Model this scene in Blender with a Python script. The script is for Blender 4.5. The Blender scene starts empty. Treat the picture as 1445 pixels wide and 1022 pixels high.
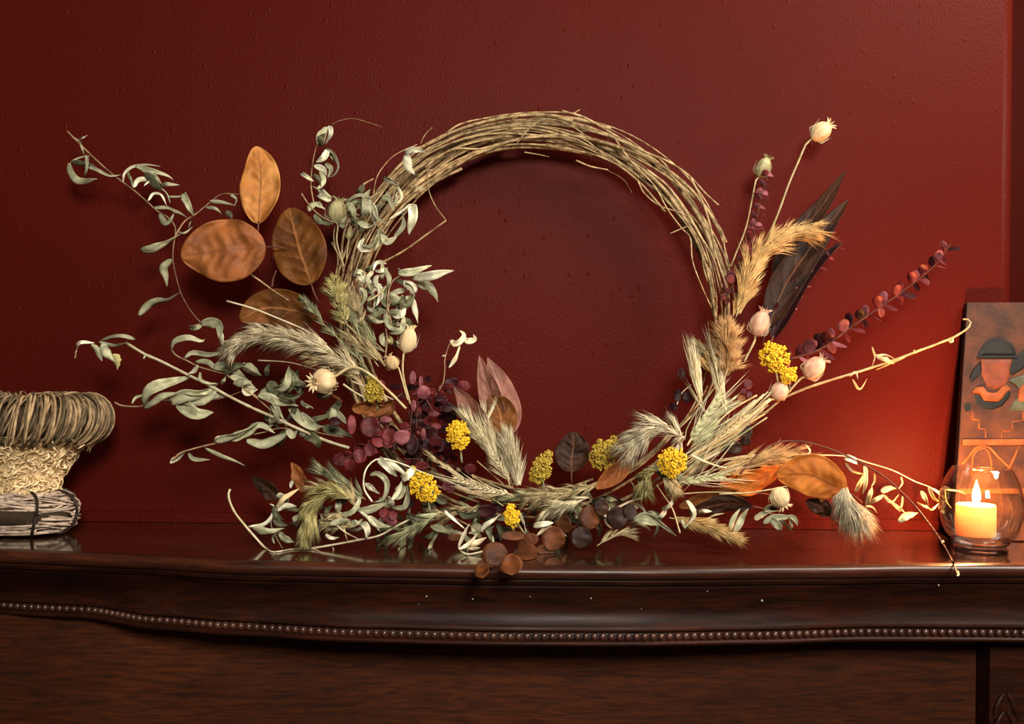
import bpy, math, random
from mathutils import Vector, Matrix, noise
RND = random.Random(7)
PI = math.pi
sc = bpy.context.scene
COL = sc.collection

# ------------------------------------------------------------------ camera, world, lights, exposure
F = 1500.0                 # focal length in pixels of the 1445 x 1022 frame
SHELF = 1.20               # height of the shelf top above the floor
CAMZ = SHELF + 0.2156
CAMD = 1.40                # camera to wall
ROLL = 0.0109
cam_d = bpy.data.cameras.new('camera'); cam = bpy.data.objects.new('camera', cam_d); COL.objects.link(cam)
cam_d.sensor_width = 36.0; cam_d.lens = 36.0 * F / 1445.0; cam_d.clip_start = 0.02
cam.matrix_world = Matrix.Translation((0, -CAMD, CAMZ)) @ Matrix.Rotation(PI / 2, 4, 'X') @ Matrix.Rotation(ROLL, 4, 'Z')
sc.camera = cam
sc.view_settings.view_transform = 'Standard'; sc.view_settings.look = 'None'
sc.view_settings.gamma = 1.0; sc.view_settings.use_curve_mapping = False
sc.view_settings.exposure = 0.0
w = bpy.data.worlds.new('room_air'); sc.world = w; w.use_nodes = True
w.node_tree.nodes['Background'].inputs[0].default_value = (1.0, 0.86, 0.72, 1)
w.node_tree.nodes['Background'].inputs[1].default_value = 0.035

def area(name, loc, target, size, size_y, power, col, spread=PI):
    l = bpy.data.lights.new(name, 'AREA'); l.shape = 'RECTANGLE'; l.size = size; l.size_y = size_y
    l.energy = power; l.color = col; l.spread = spread
    o = bpy.data.objects.new(name, l); COL.objects.link(o); o.location = loc
    d = Vector(target) - Vector(loc); o.rotation_euler = d.to_track_quat('-Z', 'Y').to_euler()
    return o
area('window_light', (1.15, -0.75, 2.45), (0.25, -0.02, 1.35), 0.5, 0.5, 38.0, (1.0, 0.9, 0.78))
area('room_light', (0.30, -2.3, 2.1), (-0.10, 0.0, 1.32), 0.45, 0.45, 58.0, (1.0, 0.94, 0.83))

# ------------------------------------------------------------------ pixel -> place helpers
def P(px, py, d):
    u = px - 722.5; v = py - 511.0; c = math.cos(ROLL); s = math.sin(ROLL)
    D = CAMD - d
    return Vector(((u * c + v * s) * D / F, -d, CAMZ - (v * c - u * s) * D / F))
def rowc(px, py): return (py - 511.0) - ROLL * (px - 722.5)
def shelf_d(px, py):
    r = rowc(px, py)
    return -9 if r < 5 else CAMD - 0.2156 * F / r
def ring_d(py): return 0.035 + 0.080 * (py - 155) / 600.0
CROPS = {'A': (90, 160, .29354), 'B': (380, 160, .29354), 'C': (90, 440, .29354), 'D': (320, 400, .29354),
         'E': (300, 600, .23474), 'F': (560, 460, .23474), 'G': (560, 620, .23529), 'H': (580, 130, .33264),
         'I': (980, 150, .39139), 'J': (860, 440, .27397), 'K': (860, 600, .22145), 'L': (1060, 600, .26644),
         'M': (0, 520, .25434), '0': (0, 0, 1.0)}
def W(crop, x, y, extra=0.03):
    ox, oy, s = CROPS[crop]; px = ox + x * s; py = oy + y * s
    d = ring_d(py) + extra
    d = max(d, shelf_d(px, py) + 0.0035, 0.006)
    return P(px, py, d)
def WP(crop, pts, extra=0.03, bow=0.0):
    n = len(pts); out = []
    for i, q in enumerate(pts):
        e = extra if len(q) < 3 else q[2]
        if bow: e += bow * math.sin(PI * i / max(1, n - 1))
        out.append(W(crop, q[0], q[1], e))
    return out
def SC(crop): return CROPS[crop][2] * 0.00086     # crop pixel -> metres near the wreath

# ------------------------------------------------------------------ materials
def s2l(c):
    return tuple((x / 255 / 12.92 if x / 255 <= .04045 else ((x / 255 + .055) / 1.055) ** 2.4) for x in c)
def mat(name, c1, c2=None, rough=.6, nscale=60, stretch=(1, 1, 1), bump=0.0, bscale=200, trans=0.0, spec=.18,
        vein=None, coat=0.0, rvar=.25, sss=0.0):
    m = bpy.data.materials.new(name); m.use_nodes = True; nt = m.node_tree; N = nt.nodes; L = nt.links
    b = N['Principled BSDF']; out = N['Material Output']
    c1 = s2l(c1); c2 = s2l(c2) if c2 else tuple(x * .6 for x in c1)
    tc = N.new('ShaderNodeTexCoord'); mp = N.new('ShaderNodeMapping'); mp.inputs['Scale'].default_value = stretch
    L.new(tc.outputs['Object'], mp.inputs[0])
    oi = N.new('ShaderNodeObjectInfo')
    no = N.new('ShaderNodeTexNoise'); no.noise_dimensions = '4D'; no.inputs['Scale'].default_value = nscale; no.inputs['Detail'].default_value = 5
    L.new(mp.outputs[0], no.inputs['Vector'])
    mu = N.new('ShaderNodeMath'); mu.operation = 'MULTIPLY'; mu.inputs[1].default_value = 37; L.new(oi.outputs['Random'], mu.inputs[0]); L.new(mu.outputs[0], no.inputs['W'])
    r = N.new('ShaderNodeValToRGB'); r.color_ramp.elements[0].position = .35; r.color_ramp.elements[1].position = .65
    r.color_ramp.elements[0].color = (*c2, 1); r.color_ramp.elements[1].color = (*c1, 1)
    L.new(no.outputs['Fac'], r.inputs[0])
    hs = N.new('ShaderNodeHueSaturation')
    mr = N.new('ShaderNodeMapRange'); mr.inputs['To Min'].default_value = 1 - rvar; mr.inputs['To Max'].default_value = 1 + rvar
    L.new(oi.outputs['Random'], mr.inputs['Value']); L.new(mr.outputs[0], hs.inputs['Value']); L.new(r.outputs[0], hs.inputs['Color'])
    col = hs.outputs[0]
    if vein:
        at = N.new('ShaderNodeAttribute'); at.attribute_name = 'vein'
        mx = N.new('ShaderNodeMix'); mx.data_type = 'RGBA'; mx.inputs['B'].default_value = (*s2l(vein), 1)
        L.new(at.outputs['Fac'], mx.inputs['Factor']); L.new(col, mx.inputs['A']); col = mx.outputs['Result']
    L.new(col, b.inputs['Base Color'])
    b.inputs['Roughness'].default_value = rough; b.inputs['Specular IOR Level'].default_value = spec
    b.inputs['Coat Weight'].default_value = coat; b.inputs['Coat Roughness'].default_value = .12
    if sss:
        b.inputs['Subsurface Weight'].default_value = sss
    if bump:
        n2 = N.new('ShaderNodeTexNoise'); n2.inputs['Scale'].default_value = bscale; n2.inputs['Detail'].default_value = 3
        L.new(mp.outputs[0], n2.inputs['Vector'])
        bp = N.new('ShaderNodeBump'); bp.inputs['Strength'].default_value = 1; bp.inputs['Distance'].default_value = bump
        L.new(n2.outputs['Fac'], bp.inputs['Height']); L.new(bp.outputs[0], b.inputs['Normal'])
    if trans:
        t = N.new('ShaderNodeBsdfTranslucent'); L.new(col, t.inputs['Color'])
        ms = N.new('ShaderNodeMixShader'); ms.inputs[0].default_value = trans
        L.new(b.outputs[0], ms.inputs[1]); L.new(t.outputs[0], ms.inputs[2]); L.new(ms.outputs[0], out.inputs[0])
    return m
M = {}
M['vine'] = mat('dried_vine', (188, 160, 116), (104, 80, 52), .6, 120, bump=.0005, bscale=500)
M['twig'] = mat('thin_twig', (170, 140, 104), (110, 84, 60), .6, 100)
M['darktwig'] = mat('dark_twig', (104, 62, 48), (70, 40, 32), .6, 100)
M['pale'] = mat('pale_straw', (242, 230, 196), (208, 192, 150), .55, 100, trans=.3)
M['straw'] = mat('straw', (228, 208, 162), (184, 164, 118), .6, 100, trans=.3)
M['gold'] = mat('golden_bristle', (232, 196, 134), (186, 146, 86), .6, 100, trans=.35)
M['tan'] = mat('tan_fluff', (226, 182, 126), (184, 138, 88), .7, 100, trans=.35)
M['olive'] = mat('olive_bristle', (222, 208, 146), (176, 162, 102), .6, 100, trans=.3)
M['cream'] = mat('cream_bristle', (252, 242, 214), (228, 210, 172), .6, 100, trans=.35)
M['greenwheat'] = mat('green_straw', (204, 202, 160), (158, 158, 118), .6, 100, trans=.3)
M['sage'] = mat('sage_leaf', (192, 188, 154), (138, 136, 104), .5, 90, trans=.12, rvar=.3, bump=.0004, bscale=300)
M['sagepale'] = mat('pale_sage_leaf', (236, 230, 204), (198, 192, 158), .5, 90, trans=.12, bump=.0004, bscale=300)
M['sagedark'] = mat('dark_sage_leaf', (128, 126, 94), (86, 86, 62), .5, 90, trans=.3)
M['amber'] = mat('amber_leaf', (212, 150, 82), (170, 104, 46), .55, 40, trans=.12, vein=(112, 66, 30), bump=.0014, bscale=110, rvar=.05)
M['copper'] = mat('copper_leaf', (170, 102, 54), (108, 60, 30), .52, 26, trans=.1, vein=(120, 70, 40), bump=.0014, bscale=110, rvar=.05)
M['ochre'] = mat('ochre_leaf', (116, 68, 24), (80, 44, 16), .6, 36, trans=.1, vein=(170, 110, 60), bump=.0012, bscale=110, rvar=.05)
M['orange'] = mat('orange_leaf', (212, 128, 52), (170, 92, 36), .6, 36, trans=.2, vein=(122, 58, 26), bump=.0014, bscale=110, rvar=.05)
M['rosybrown'] = mat('rosy_brown_leaf', (146, 96, 80), (92, 52, 42), .5, 36, trans=.08, vein=(176, 130, 112), bump=.0012, bscale=110, rvar=.05)
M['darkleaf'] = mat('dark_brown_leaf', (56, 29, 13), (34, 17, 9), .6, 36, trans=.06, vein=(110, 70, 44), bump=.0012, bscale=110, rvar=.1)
M['roundbrown'] = mat('round_brown_leaf', (106, 58, 28), (68, 35, 18), .55, 60, trans=.08, rvar=.3)
M['rounddark'] = mat('round_dark_leaf', (54, 32, 22), (34, 20, 15), .5, 60, trans=.05, rvar=.2)
M['burgundy'] = mat('burgundy_leaf', (116, 46, 46), (78, 26, 30), .5, 60, trans=.08, rvar=.35)
M['burgdark'] = mat('dark_burgundy_leaf', (56, 20, 22), (34, 11, 14), .5, 60, trans=.05, rvar=.35)
M['mauve'] = mat('mauve_leaf', (148, 86, 90), (106, 52, 58), .5, 60, trans=.1, rvar=.3)
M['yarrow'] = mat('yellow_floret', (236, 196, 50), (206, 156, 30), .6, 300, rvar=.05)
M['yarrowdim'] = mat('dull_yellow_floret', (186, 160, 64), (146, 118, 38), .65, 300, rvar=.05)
M['pod'] = mat('seed_pod_skin', (226, 202, 158), (186, 150, 106), .5, 70, stretch=(1, 1, .3), bump=.0004, bscale=300, rvar=.1)
M['podgreen'] = mat('green_pod_skin', (170, 162, 120), (130, 118, 80), .5, 70, rvar=.1)
M['podpink'] = mat('rosy_pod_skin', (222, 178, 148), (176, 120, 96), .5, 70, rvar=.1)

def wood(name, base, dark, rough, coat, spec=.5, bumpd=.0002, scale=6.0, stretch=(2.2, 6.0, 22.0)):
    m = bpy.data.materials.new(name); m.use_nodes = True; nt = m.node_tree; N = nt.nodes; L = nt.links; b = N['Principled BSDF']
    ge = N.new('ShaderNodeNewGeometry'); mp = N.new('ShaderNodeMapping'); mp.inputs['Scale'].default_value = stretch
    L.new(ge.outputs['Position'], mp.inputs[0])
    n1 = N.new('ShaderNodeTexNoise'); n1.inputs['Scale'].default_value = scale; n1.inputs['Detail'].default_value = 9; n1.inputs['Roughness'].default_value = .62; n1.inputs['Distortion'].default_value = .8
    L.new(mp.outputs[0], n1.inputs['Vector'])
    r = N.new('ShaderNodeValToRGB'); r.color_ramp.elements[0].position = .32; r.color_ramp.elements[1].position = .68
    r.color_ramp.elements[0].color = (*s2l(dark), 1); r.color_ramp.elements[1].color = (*s2l(base), 1)
    L.new(n1.outputs['Fac'], r.inputs[0])
    n2 = N.new('ShaderNodeTexNoise'); n2.inputs['Scale'].default_value = 5; n2.inputs['Detail'].default_value = 4
    L.new(ge.outputs['Position'], n2.inputs['Vector'])
    mx = N.new('ShaderNodeMix'); mx.data_type = 'RGBA'; mx.blend_type = 'MULTIPLY'; mx.inputs['Factor'].default_value = .7
    r2 = N.new('ShaderNodeValToRGB'); r2.color_ramp.elements[0].position = .3; r2.color_ramp.elements[1].position = .7
    r2.color_ramp.elements[0].color = (.45, .42, .4, 1); r2.color_ramp.elements[1].color = (1, 1, 1, 1)
    L.new(n2.outputs['Fac'], r2.inputs[0]); L.new(r.outputs[0], mx.inputs['A']); L.new(r2.outputs[0], mx.inputs['B'])
    L.new(mx.outputs['Result'], b.inputs['Base Color'])
    b.inputs['Roughness'].default_value = rough; b.inputs['Coat Weight'].default_value = coat; b.inputs['Coat Roughness'].default_value = .1; b.inputs['Specular IOR Level'].default_value = spec
    n3 = N.new('ShaderNodeTexNoise'); n3.inputs['Scale'].default_value = 14; n3.inputs['Detail'].default_value = 5
    mp2 = N.new('ShaderNodeMapping'); mp2.inputs['Scale'].default_value = (1, 3, 6); L.new(ge.outputs['Position'], mp2.inputs[0]); L.new(mp2.outputs[0], n3.inputs['Vector'])
    mr = N.new('ShaderNodeMapRange'); mr.inputs['To Min'].default_value = rough * .7; mr.inputs['To Max'].default_value = rough * 1.35
    L.new(n3.outputs['Fac'], mr.inputs['Value']); L.new(mr.outputs[0], b.inputs['Roughness'])
    bp = N.new('ShaderNodeBump'); bp.inputs['Distance'].default_value = bumpd; L.new(n1.outputs['Fac'], bp.inputs['Height']); L.new(bp.outputs[0], b.inputs['Normal'])
    return m
M['shelfwood'] = wood('polished_mahogany', (70, 36, 20), (38, 17, 10), .15, 1.0, .5, .0001)
M['friezewood'] = wood('dark_mahogany', (62, 28, 16), (26, 12, 8), .42, .0, .12)
M['panelwood'] = wood('mahogany_panel', (86, 39, 12), (40, 17, 6), .6, .0, .15, scale=9)
M['nosewood'] = wood('worn_mahogany_edge', (80, 38, 20), (42, 19, 11), .36, .0, .35)
M['beadwood'] = wood('beading_mahogany', (92, 58, 44), (60, 34, 26), .3, .4)

def wall_mat():
    m = bpy.data.materials.new('red_wall_paint'); m.use_nodes = True; nt = m.node_tree; N = nt.nodes; L = nt.links; b = N['Principled BSDF']
    ge = N.new('ShaderNodeNewGeometry')
    n1 = N.new('ShaderNodeTexNoise'); n1.inputs['Scale'].default_value = 3; n1.inputs['Detail'].default_value = 4; L.new(ge.outputs['Position'], n1.inputs['Vector'])
    r = N.new('ShaderNodeValToRGB'); r.color_ramp.elements[0].color = (*s2l((66, 14, 8)), 1); r.color_ramp.elements[1].color = (*s2l((74, 17, 9)), 1)
    L.new(n1.outputs['Fac'], r.inputs[0]); L.new(r.outputs[0], b.inputs['Base Color'])
    b.inputs['Roughness'].default_value = .42; b.inputs['Specular IOR Level'].default_value = .035
    mp = N.new('ShaderNodeMapping'); mp.inputs['Scale'].default_value = (1, 1, .55); L.new(ge.outputs['Position'], mp.inputs[0])
    fine = N.new('ShaderNodeTexNoise'); fine.inputs['Scale'].default_value = 420; fine.inputs['Detail'].default_value = 3; L.new(mp.outputs[0], fine.inputs['Vector'])
    vo = N.new('ShaderNodeTexVoronoi'); vo.inputs['Scale'].default_value = 120; L.new(mp.outputs[0], vo.inputs['Vector'])
    mr = N.new('ShaderNodeMapRange'); mr.inputs['From Min'].default_value = .28; mr.inputs['From Max'].default_value = .05; L.new(vo.outputs['Distance'], mr.inputs['Value'])
    sep = N.new('ShaderNodeSeparateColor'); L.new(vo.outputs['Color'], sep.inputs[0])
    gt = N.new('ShaderNodeMath'); gt.operation = 'GREATER_THAN'; gt.inputs[1].default_value = .84; L.new(sep.outputs[0], gt.inputs[0])
    mu = N.new('ShaderNodeMath'); mu.operation = 'MULTIPLY'; L.new(mr.outputs[0], mu.inputs[0]); L.new(gt.outputs[0], mu.inputs[1])
    b1 = N.new('ShaderNodeBump'); b1.inputs['Distance'].default_value = .0007; L.new(fine.outputs['Fac'], b1.inputs['Height'])
    b2 = N.new('ShaderNodeBump'); b2.inputs['Distance'].default_value = .0006; L.new(mu.outputs[0], b2.inputs['Height']); L.new(b1.outputs[0], b2.inputs['Normal'])
    L.new(b2.outputs[0], b.inputs['Normal'])
    return m
M['wall'] = wall_mat()

# ------------------------------------------------------------------ mesh helpers
WLOC = {}
def link(o, parent=None, wl=Vector((0, 0, 0))):
    COL.objects.link(o); WLOC[o] = Vector(wl)
    if parent: o.parent = parent; o.location = Vector(wl) - WLOC[parent]
    else: o.location = wl
def empty(name, loc, label, cat, group=None):
    o = bpy.data.objects.new(name, None); o.empty_display_size = .02; link(o, None, Vector(loc))
    o['label'] = label; o['category'] = cat
    if group: o['group'] = group
    return o
CLAMP = [False]
class MB:
    def __init__(s): s.v = []; s.f = []; s.a = []
    def add(s, vs, fs, at=None):
        k = len(s.v); s.v += [Vector(q) for q in vs]; s.f += [tuple(i + k for i in f) for f in fs]
        s.a += (at if at else [0.0] * len(vs))
    def tube(s, pts, r0, r1=None, n=6, rough=0.0, seed=0):
        if r1 is None: r1 = r0
        m = len(pts); vs = []; fs = []
        T = []
        for i in range(m):
            t = pts[min(m - 1, i + 1)] - pts[max(0, i - 1)]
            T.append(t.normalized() if t.length > 1e-9 else Vector((0, 0, 1)))
        up = Vector((0, 1, 0)) if abs(T[0].y) < .9 else Vector((0, 0, 1))
        N0 = T[0].cross(up).normalized()
        for i in range(m):
            N0 = (N0 - T[i] * N0.dot(T[i])).normalized(); B = T[i].cross(N0)
            r = (r0 + (r1 - r0) * i / (m - 1))
            if rough: r *= 1 + rough * noise.noise(Vector((i * .7, seed, 0)))
            for k in range(n):
                a = 2 * PI * k / n; vs.append(pts[i] + (N0 * math.cos(a) + B * math.sin(a)) * r)
        for i in range(m - 1):
            for k in range(n):
                a = i * n + k; b = i * n + (k + 1) % n; fs.append((a, b, b + n, a + n))
        fs.append(tuple(range(n - 1, -1, -1))); fs.append(tuple((m - 1) * n + k for k in range(n)))
        s.add(vs, fs)
    def hair(s, p0, p1, p2, r):
        # three-sided tapered bristle through three points
        t = (p2 - p0); t = t.normalized() if t.length > 1e-9 else Vector((0, 0, 1))
        up = Vector((0, 1, 0)) if abs(t.y) < .8 else Vector((1, 0, 0))
        a = t.cross(up).normalized(); b = t.cross(a)
        o = [a, a * -.5 + b * .866, a * -.5 - b * .866]; vs = []
        for q, k in ((p0, r), (p1, r * .75)): vs += [q + e * k for e in o]
        vs.append(p2)
        s.add(vs, [(0, 1, 4, 3), (1, 2, 5, 4), (2, 0, 3, 5), (3, 4, 6), (4, 5, 6), (5, 3, 6)])
    def ell(s, c, ax, nu=8, nv=6, ridges=0, ramp=.1):
        # ellipsoid with axis vectors ax = (X, Y, Z)
        X, Y, Z = ax; vs = [c - Z]; fs = []
        for j in range(1, nv):
            ph = -PI / 2 + PI * j / nv
            for i in range(nu):
                th = 2 * PI * i / nu; k = math.cos(ph) * (1 + (ramp * math.cos(ridges * th) if ridges else 0))
                vs.append(c + X * (math.cos(th) * k) + Y * (math.sin(th) * k) + Z * math.sin(ph))
        vs.append(c + Z); n = len(vs) - 1
        for i in range(nu): fs.append((0, 1 + (i + 1) % nu, 1 + i))
        for j in range(nv - 2):
            for i in range(nu):
                a = 1 + j * nu + i; b = 1 + j * nu + (i + 1) % nu; fs.append((a, b, b + nu, a + nu))
        for i in range(nu): fs.append((n, n - nu + i, n - nu + (i + 1) % nu))
        s.add(vs, fs)
    def box(s, lo, hi):
        x0, y0, z0 = lo; x1, y1, z1 = hi
        s.add([(x0, y0, z0), (x1, y0, z0), (x1, y1, z0), (x0, y1, z0), (x0, y0, z1), (x1, y0, z1), (x1, y1, z1), (x0, y1, z1)],
              [(0, 3, 2, 1), (4, 5, 6, 7), (0, 1, 5, 4), (1, 2, 6, 5), (2, 3, 7, 6), (3, 0, 4, 7)])
    def leaf(s, pts, width, a0=0, a1=0, nu=12, nv=2, fold=.15, wave=0.0, prof='oval', thick=.0003, veins=0, seed=0.0, arch=0.0):
        n2 = 2 * nv + 1; top = []; bot = []; at = []
        cl = resample(pts, nu + 1)
        Ltot = sum((cl[i + 1] - cl[i]).length for i in range(nu))
        for i in range(nu + 1):
            u = i / nu
            t = cl[min(nu, i + 1)] - cl[max(0, i - 1)]; t = t.normalized() if t.length > 1e-9 else Vector((1, 0, 0))
            sd = t.cross(Vector((0, 1, 0)))
            sd = sd.normalized() if sd.length > 1e-4 else Vector((1, 0, 0))
            nn = sd.cross(t); a = a0 + (a1 - a0) * u
            cr = sd * math.cos(a) + nn * math.sin(a); nr = nn * math.cos(a) - sd * math.sin(a)
            if prof == 'oval': wd = (math.sin(PI * min(1, u ** .93))) ** .56 if u < 1 else 0; wd *= 1.08 - .14 * u
            elif prof == 'obov': wd = (math.sin(PI * u ** 1.35)) ** .7 if u < 1 else 0
            elif prof == 'round': wd = math.sqrt(max(0, 1 - (2 * u - 1) ** 2))
            elif prof == 'acute': wd = (math.sin(PI * min(1, u ** .8))) ** .75 * (1 - .35 * u) * 1.15 if u < 1 else 0
            else: wd = (math.sin(PI * min(1, .06 + .94 * u ** .85))) ** .8 * (1 - .3 * u) * 1.1
            wd = max(wd, .03) * width * .5
            for j in range(n2):
                v = (j - nv) / nv
                h = fold * abs(v) ** 1.3 * wd + arch * math.sin(PI * u) * Ltot
                ve = 0.0
                if wave: h += wave * wd * noise.noise(Vector((u * 4 + seed, v * 1.6, seed * 1.7))) * (0.4 + abs(v))
                if veins:
                    ph = (u * veins - abs(v) * 1.3) % 1.0; dist = min(ph, 1 - ph)
                    ve = max(0, 1 - dist / .06) * .5 * (1 - abs(v)) ** .5 * (1 if abs(v) > .03 else 0)
                    h += .035 * wd * math.cos(2 * PI * ph) * (1 - abs(v)) * min(1, abs(v) * 5) + .03 * wd * ve
                    if abs(v) < .04: ve = .8; h += .03 * wd
                p = cl[i] + cr * (v * wd) - nr * h
                top.append(p - nr * (thick * .5)); bot.append(p + nr * (thick * .5)); at.append(ve)
        m = len(top); fs = []
        def q(i, j): return i * n2 + j
        for i in range(nu):
            for j in range(n2 - 1):
                fs.append((q(i, j), q(i, j + 1), q(i + 1, j + 1), q(i + 1, j)))
                fs.append((m + q(i, j), m + q(i + 1, j), m + q(i + 1, j + 1), m + q(i, j + 1)))
            fs.append((q(i, 0), q(i + 1, 0), m + q(i + 1, 0), m + q(i, 0)))
            e = n2 - 1; fs.append((q(i, e), m + q(i, e), m + q(i + 1, e), q(i + 1, e)))
        for j in range(n2 - 1):
            fs.append((q(0, j), m + q(0, j), m + q(0, j + 1), q(0, j + 1)))
            fs.append((q(nu, j), q(nu, j + 1), m + q(nu, j + 1), m + q(nu, j)))
        s.add(top + bot, fs, at + at)
    def build(s, name, m, parent=None, label=None, kind=None, smooth=True, origin=None):
        if CLAMP[0]:                          # stems and leaves rest on the shelf and against the wall, never inside them
            for p in s.v:
                if p.y > -.0015: p.y = -.0015
                if p.z < SHELF + .0145 and p.y > -.0075: p.y = -.0075
                if p.z < SHELF + .0006 and p.y > -curve_at(nose, p.x) - .003:
                    if p.z > SHELF - .006 or p.y > -curve_at(nose, p.x) + .006: p.z = SHELF + .0006
                    else: p.y = -curve_at(nose, p.x) - .003
        xs = s.v
        if origin is None:
            lo = Vector((min(p.x for p in xs), min(p.y for p in xs), min(p.z for p in xs)))
            hi = Vector((max(p.x for p in xs), max(p.y for p in xs), max(p.z for p in xs))); origin = (lo + hi) / 2
        me = bpy.data.meshes.new(name); me.from_pydata([tuple(p - origin) for p in xs], [], s.f)
        if smooth: me.polygons.foreach_set('use_smooth', [True] * len(me.polygons))
        if any(s.a):
            a = me.attributes.new('vein', 'FLOAT', 'POINT'); a.data.foreach_set('value', s.a)
        me.materials.append(m); me.update()
        o = bpy.data.objects.new(name, me); link(o, parent, origin)
        if label: o['label'] = label
        if kind: o['kind'] = kind
        return o
def resample(pts, n):
    pts = [Vector(p) for p in pts]
    if len(pts) == 2: pts = [pts[0], (pts[0] + pts[1]) / 2, pts[1]]
    dense = []
    P0 = [pts[0] * 2 - pts[1]] + pts + [pts[-1] * 2 - pts[-2]]
    for i in range(1, len(P0) - 2):
        a, b, c, d = P0[i - 1:i + 3]
        for k in range(8):
            t = k / 8
            dense.append(.5 * ((2 * b) + (c - a) * t + (2 * a - 5 * b + 4 * c - d) * t * t + (3 * b - a - 3 * c + d) * t ** 3))
    dense.append(pts[-1]); L = [0]
    for i in range(1, len(dense)): L.append(L[-1] + (dense[i] - dense[i - 1]).length)
    out = []; j = 0
    for k in range(n):
        t = L[-1] * k / (n - 1)
        while j < len(L) - 2 and L[j + 1] < t: j += 1
        sg = L[j + 1] - L[j]; out.append(dense[j].lerp(dense[j + 1], 0 if sg < 1e-12 else min(1, max(0, (t - L[j]) / sg))))
    return out
def rv(s=1.0):
    while True:
        v = Vector((RND.uniform(-1, 1), RND.uniform(-1, 1), RND.uniform(-1, 1)))
        if .01 < v.length < 1: return v.normalized() * s
def interp(tab, x):
    if x <= tab[0][0]: return tab[0][1]
    for (a, p), (b, q) in zip(tab, tab[1:]):
        if x <= b:
            t = (x - a) / (b - a); t = t * t * (3 - 2 * t) * .5 + t * .5; return p + (q - p) * t
    return tab[-1][1]

# ------------------------------------------------------------------ room
xr = P(1433, 300, 0).x                      # the chimney breast turns back here
def prism_wall():
    mb = MB(); prof = [(-1.9, 0.0)]
    R = .018
    for k in range(9):
        a = -PI / 2 + PI / 2 * k / 8; prof.append((xr - R + R * math.cos(a) * 1.0, R + R * math.sin(a)))
    prof += [(xr, .35), (-1.9, .35)]
    n = len(prof); vs = [(x, y, 0.0) for x, y in prof] + [(x, y, 2.6) for x, y in prof]
    fs = [(i, (i + 1) % n, n + (i + 1) % n, n + i) for i in range(n)] + [tuple(range(n - 1, -1, -1)), tuple(range(n, 2 * n))]
    mb.add(vs, fs)
    o = mb.build('wall_back', M['wall'], kind='structure'); o['label'] = 'dark red textured chimney breast wall behind the wreath'
    for p in o.data.polygons: p.use_smooth = abs(p.normal.z) < .5 and p.area < .1
prism_wall()
mb = MB(); mb.box((xr - .2, .9, 0), (2.6, 1.0, 2.6)); mb.build('wall_right', M['wall'], kind='structure', smooth=False)
mb = MB(); mb.box((-2.6, -3.2, -.05), (2.6, .45, 0)); mb.build('floor', wood('floorboards', (110, 76, 50), (76, 50, 32), .45, .1), kind='structure', smooth=False)
mb = MB(); z0 = SHELF; zt = SHELF + .0135
mb.box((-1.2, -.006, z0 + .0005), (xr, -.0004, zt)); mb.build('trim_1', M['wall'], kind='structure', smooth=False)['label'] = 'thin red painted strip where the wall meets the shelf'

# ------------------------------------------------------------------ mantelpiece
nose = [(-300, .19), (0, .222), (199, .244), (349, .270), (548, .277), (720, .281), (900, .278), (1171, .258), (1300, .246), (1445, .240), (1700, .25)]
bead = [(-300, .10), (75, .151), (199, .197), (319, .219), (498, .243), (717, .252), (900, .248), (1075, .234), (1250, .215), (1445, .213), (1700, .22)]
def curve_at(tab, X, pxs=.00077): return interp(tab, 722.5 + X / pxs)
def loft(profile, x0, x1, nx, mat_, name, parent, label=None):
    # profile rows: (table blend t, depth offset, height)
    mb = MB(); vs = []; fs = []; m = len(profile)
    for i in range(nx + 1):
        X = x0 + (x1 - x0) * i / nx; a = curve_at(nose, X); b = curve_at(bead, X)
        for (t, off, z) in profile:
            d = 0.0006 if t is None else a + (b - a) * t + off
            vs.append((X, -d, z))
    for i in range(nx):
        for j in range(m - 1): fs.append((i * m + j, (i + 1) * m + j, (i + 1) * m + j + 1, i * m + j + 1))
        fs.append((i * m + m - 1, (i + 1) * m + m - 1, (i + 1) * m, i * m))
    fs.append(tuple(range(m))); fs.append(tuple(nx * m + m - 1 - j for j in range(m)))
    mb.add(vs, fs); o = mb.build(name, mat_, parent, label)
    return o
mantel = empty('mantelpiece', (0, -.12, 0), 'long dark polished mahogany mantelpiece with bow front and beaded edge below the wreath', 'mantelpiece')
X0, X1 = -1.15, xr
H = SHELF
top_prof = [(None, 0, H), (0, -.0122, H), (0, -.0122, H - .0155), (None, 0, H - .0155)]
nos_prof = [(0, -.012, H), (0, -.006, H - .0006), (0, -.002, H - .0025), (0, 0, H - .006), (0, -.001, H - .010), (0, -.004, H - .0135), (0, -.009, H - .0155), (0, -.012, H - .0155)]
loft(nos_prof, X0, X1, 90, M['nosewood'], 'nosing', mantel, 'rounded brown front edge of the shelf')
o = loft(top_prof, X0, X1, 90, M['shelfwood'], 'shelf_board', mantel, 'glossy red-brown shelf board')
for p in o.data.polygons: p.use_smooth = False
mould = [(None, 0, H - .0157), (0, -.010, H - .0157), (0, -.0095, H - .018), (0, -.012, H - .0192), (0, -.0125, H - .0215), (0, -.017, H - .023), (0, -.020, H - .0245), (None, 0, H - .0245)]
loft(mould, X0, X1, 90, M['friezewood'], 'moulding', mantel, 'thin stepped moulding under the shelf')
zb = H - .0815
fr = [(None, 0, H - .0247), (0, -.021, H - .0247), (.1, -.024, H - .030), (.3, -.024, H - .040), (.6, -.020, H - .052), (.85, -.011, H - .063), (1, -.002, H - .071), (1, .001, H - .0745), (1, -.001, H - .076), (None, 0, H - .076)]
loft(fr, X0, X1, 90, M['friezewood'], 'frieze', mantel, 'curved dark wooden frieze')
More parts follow.
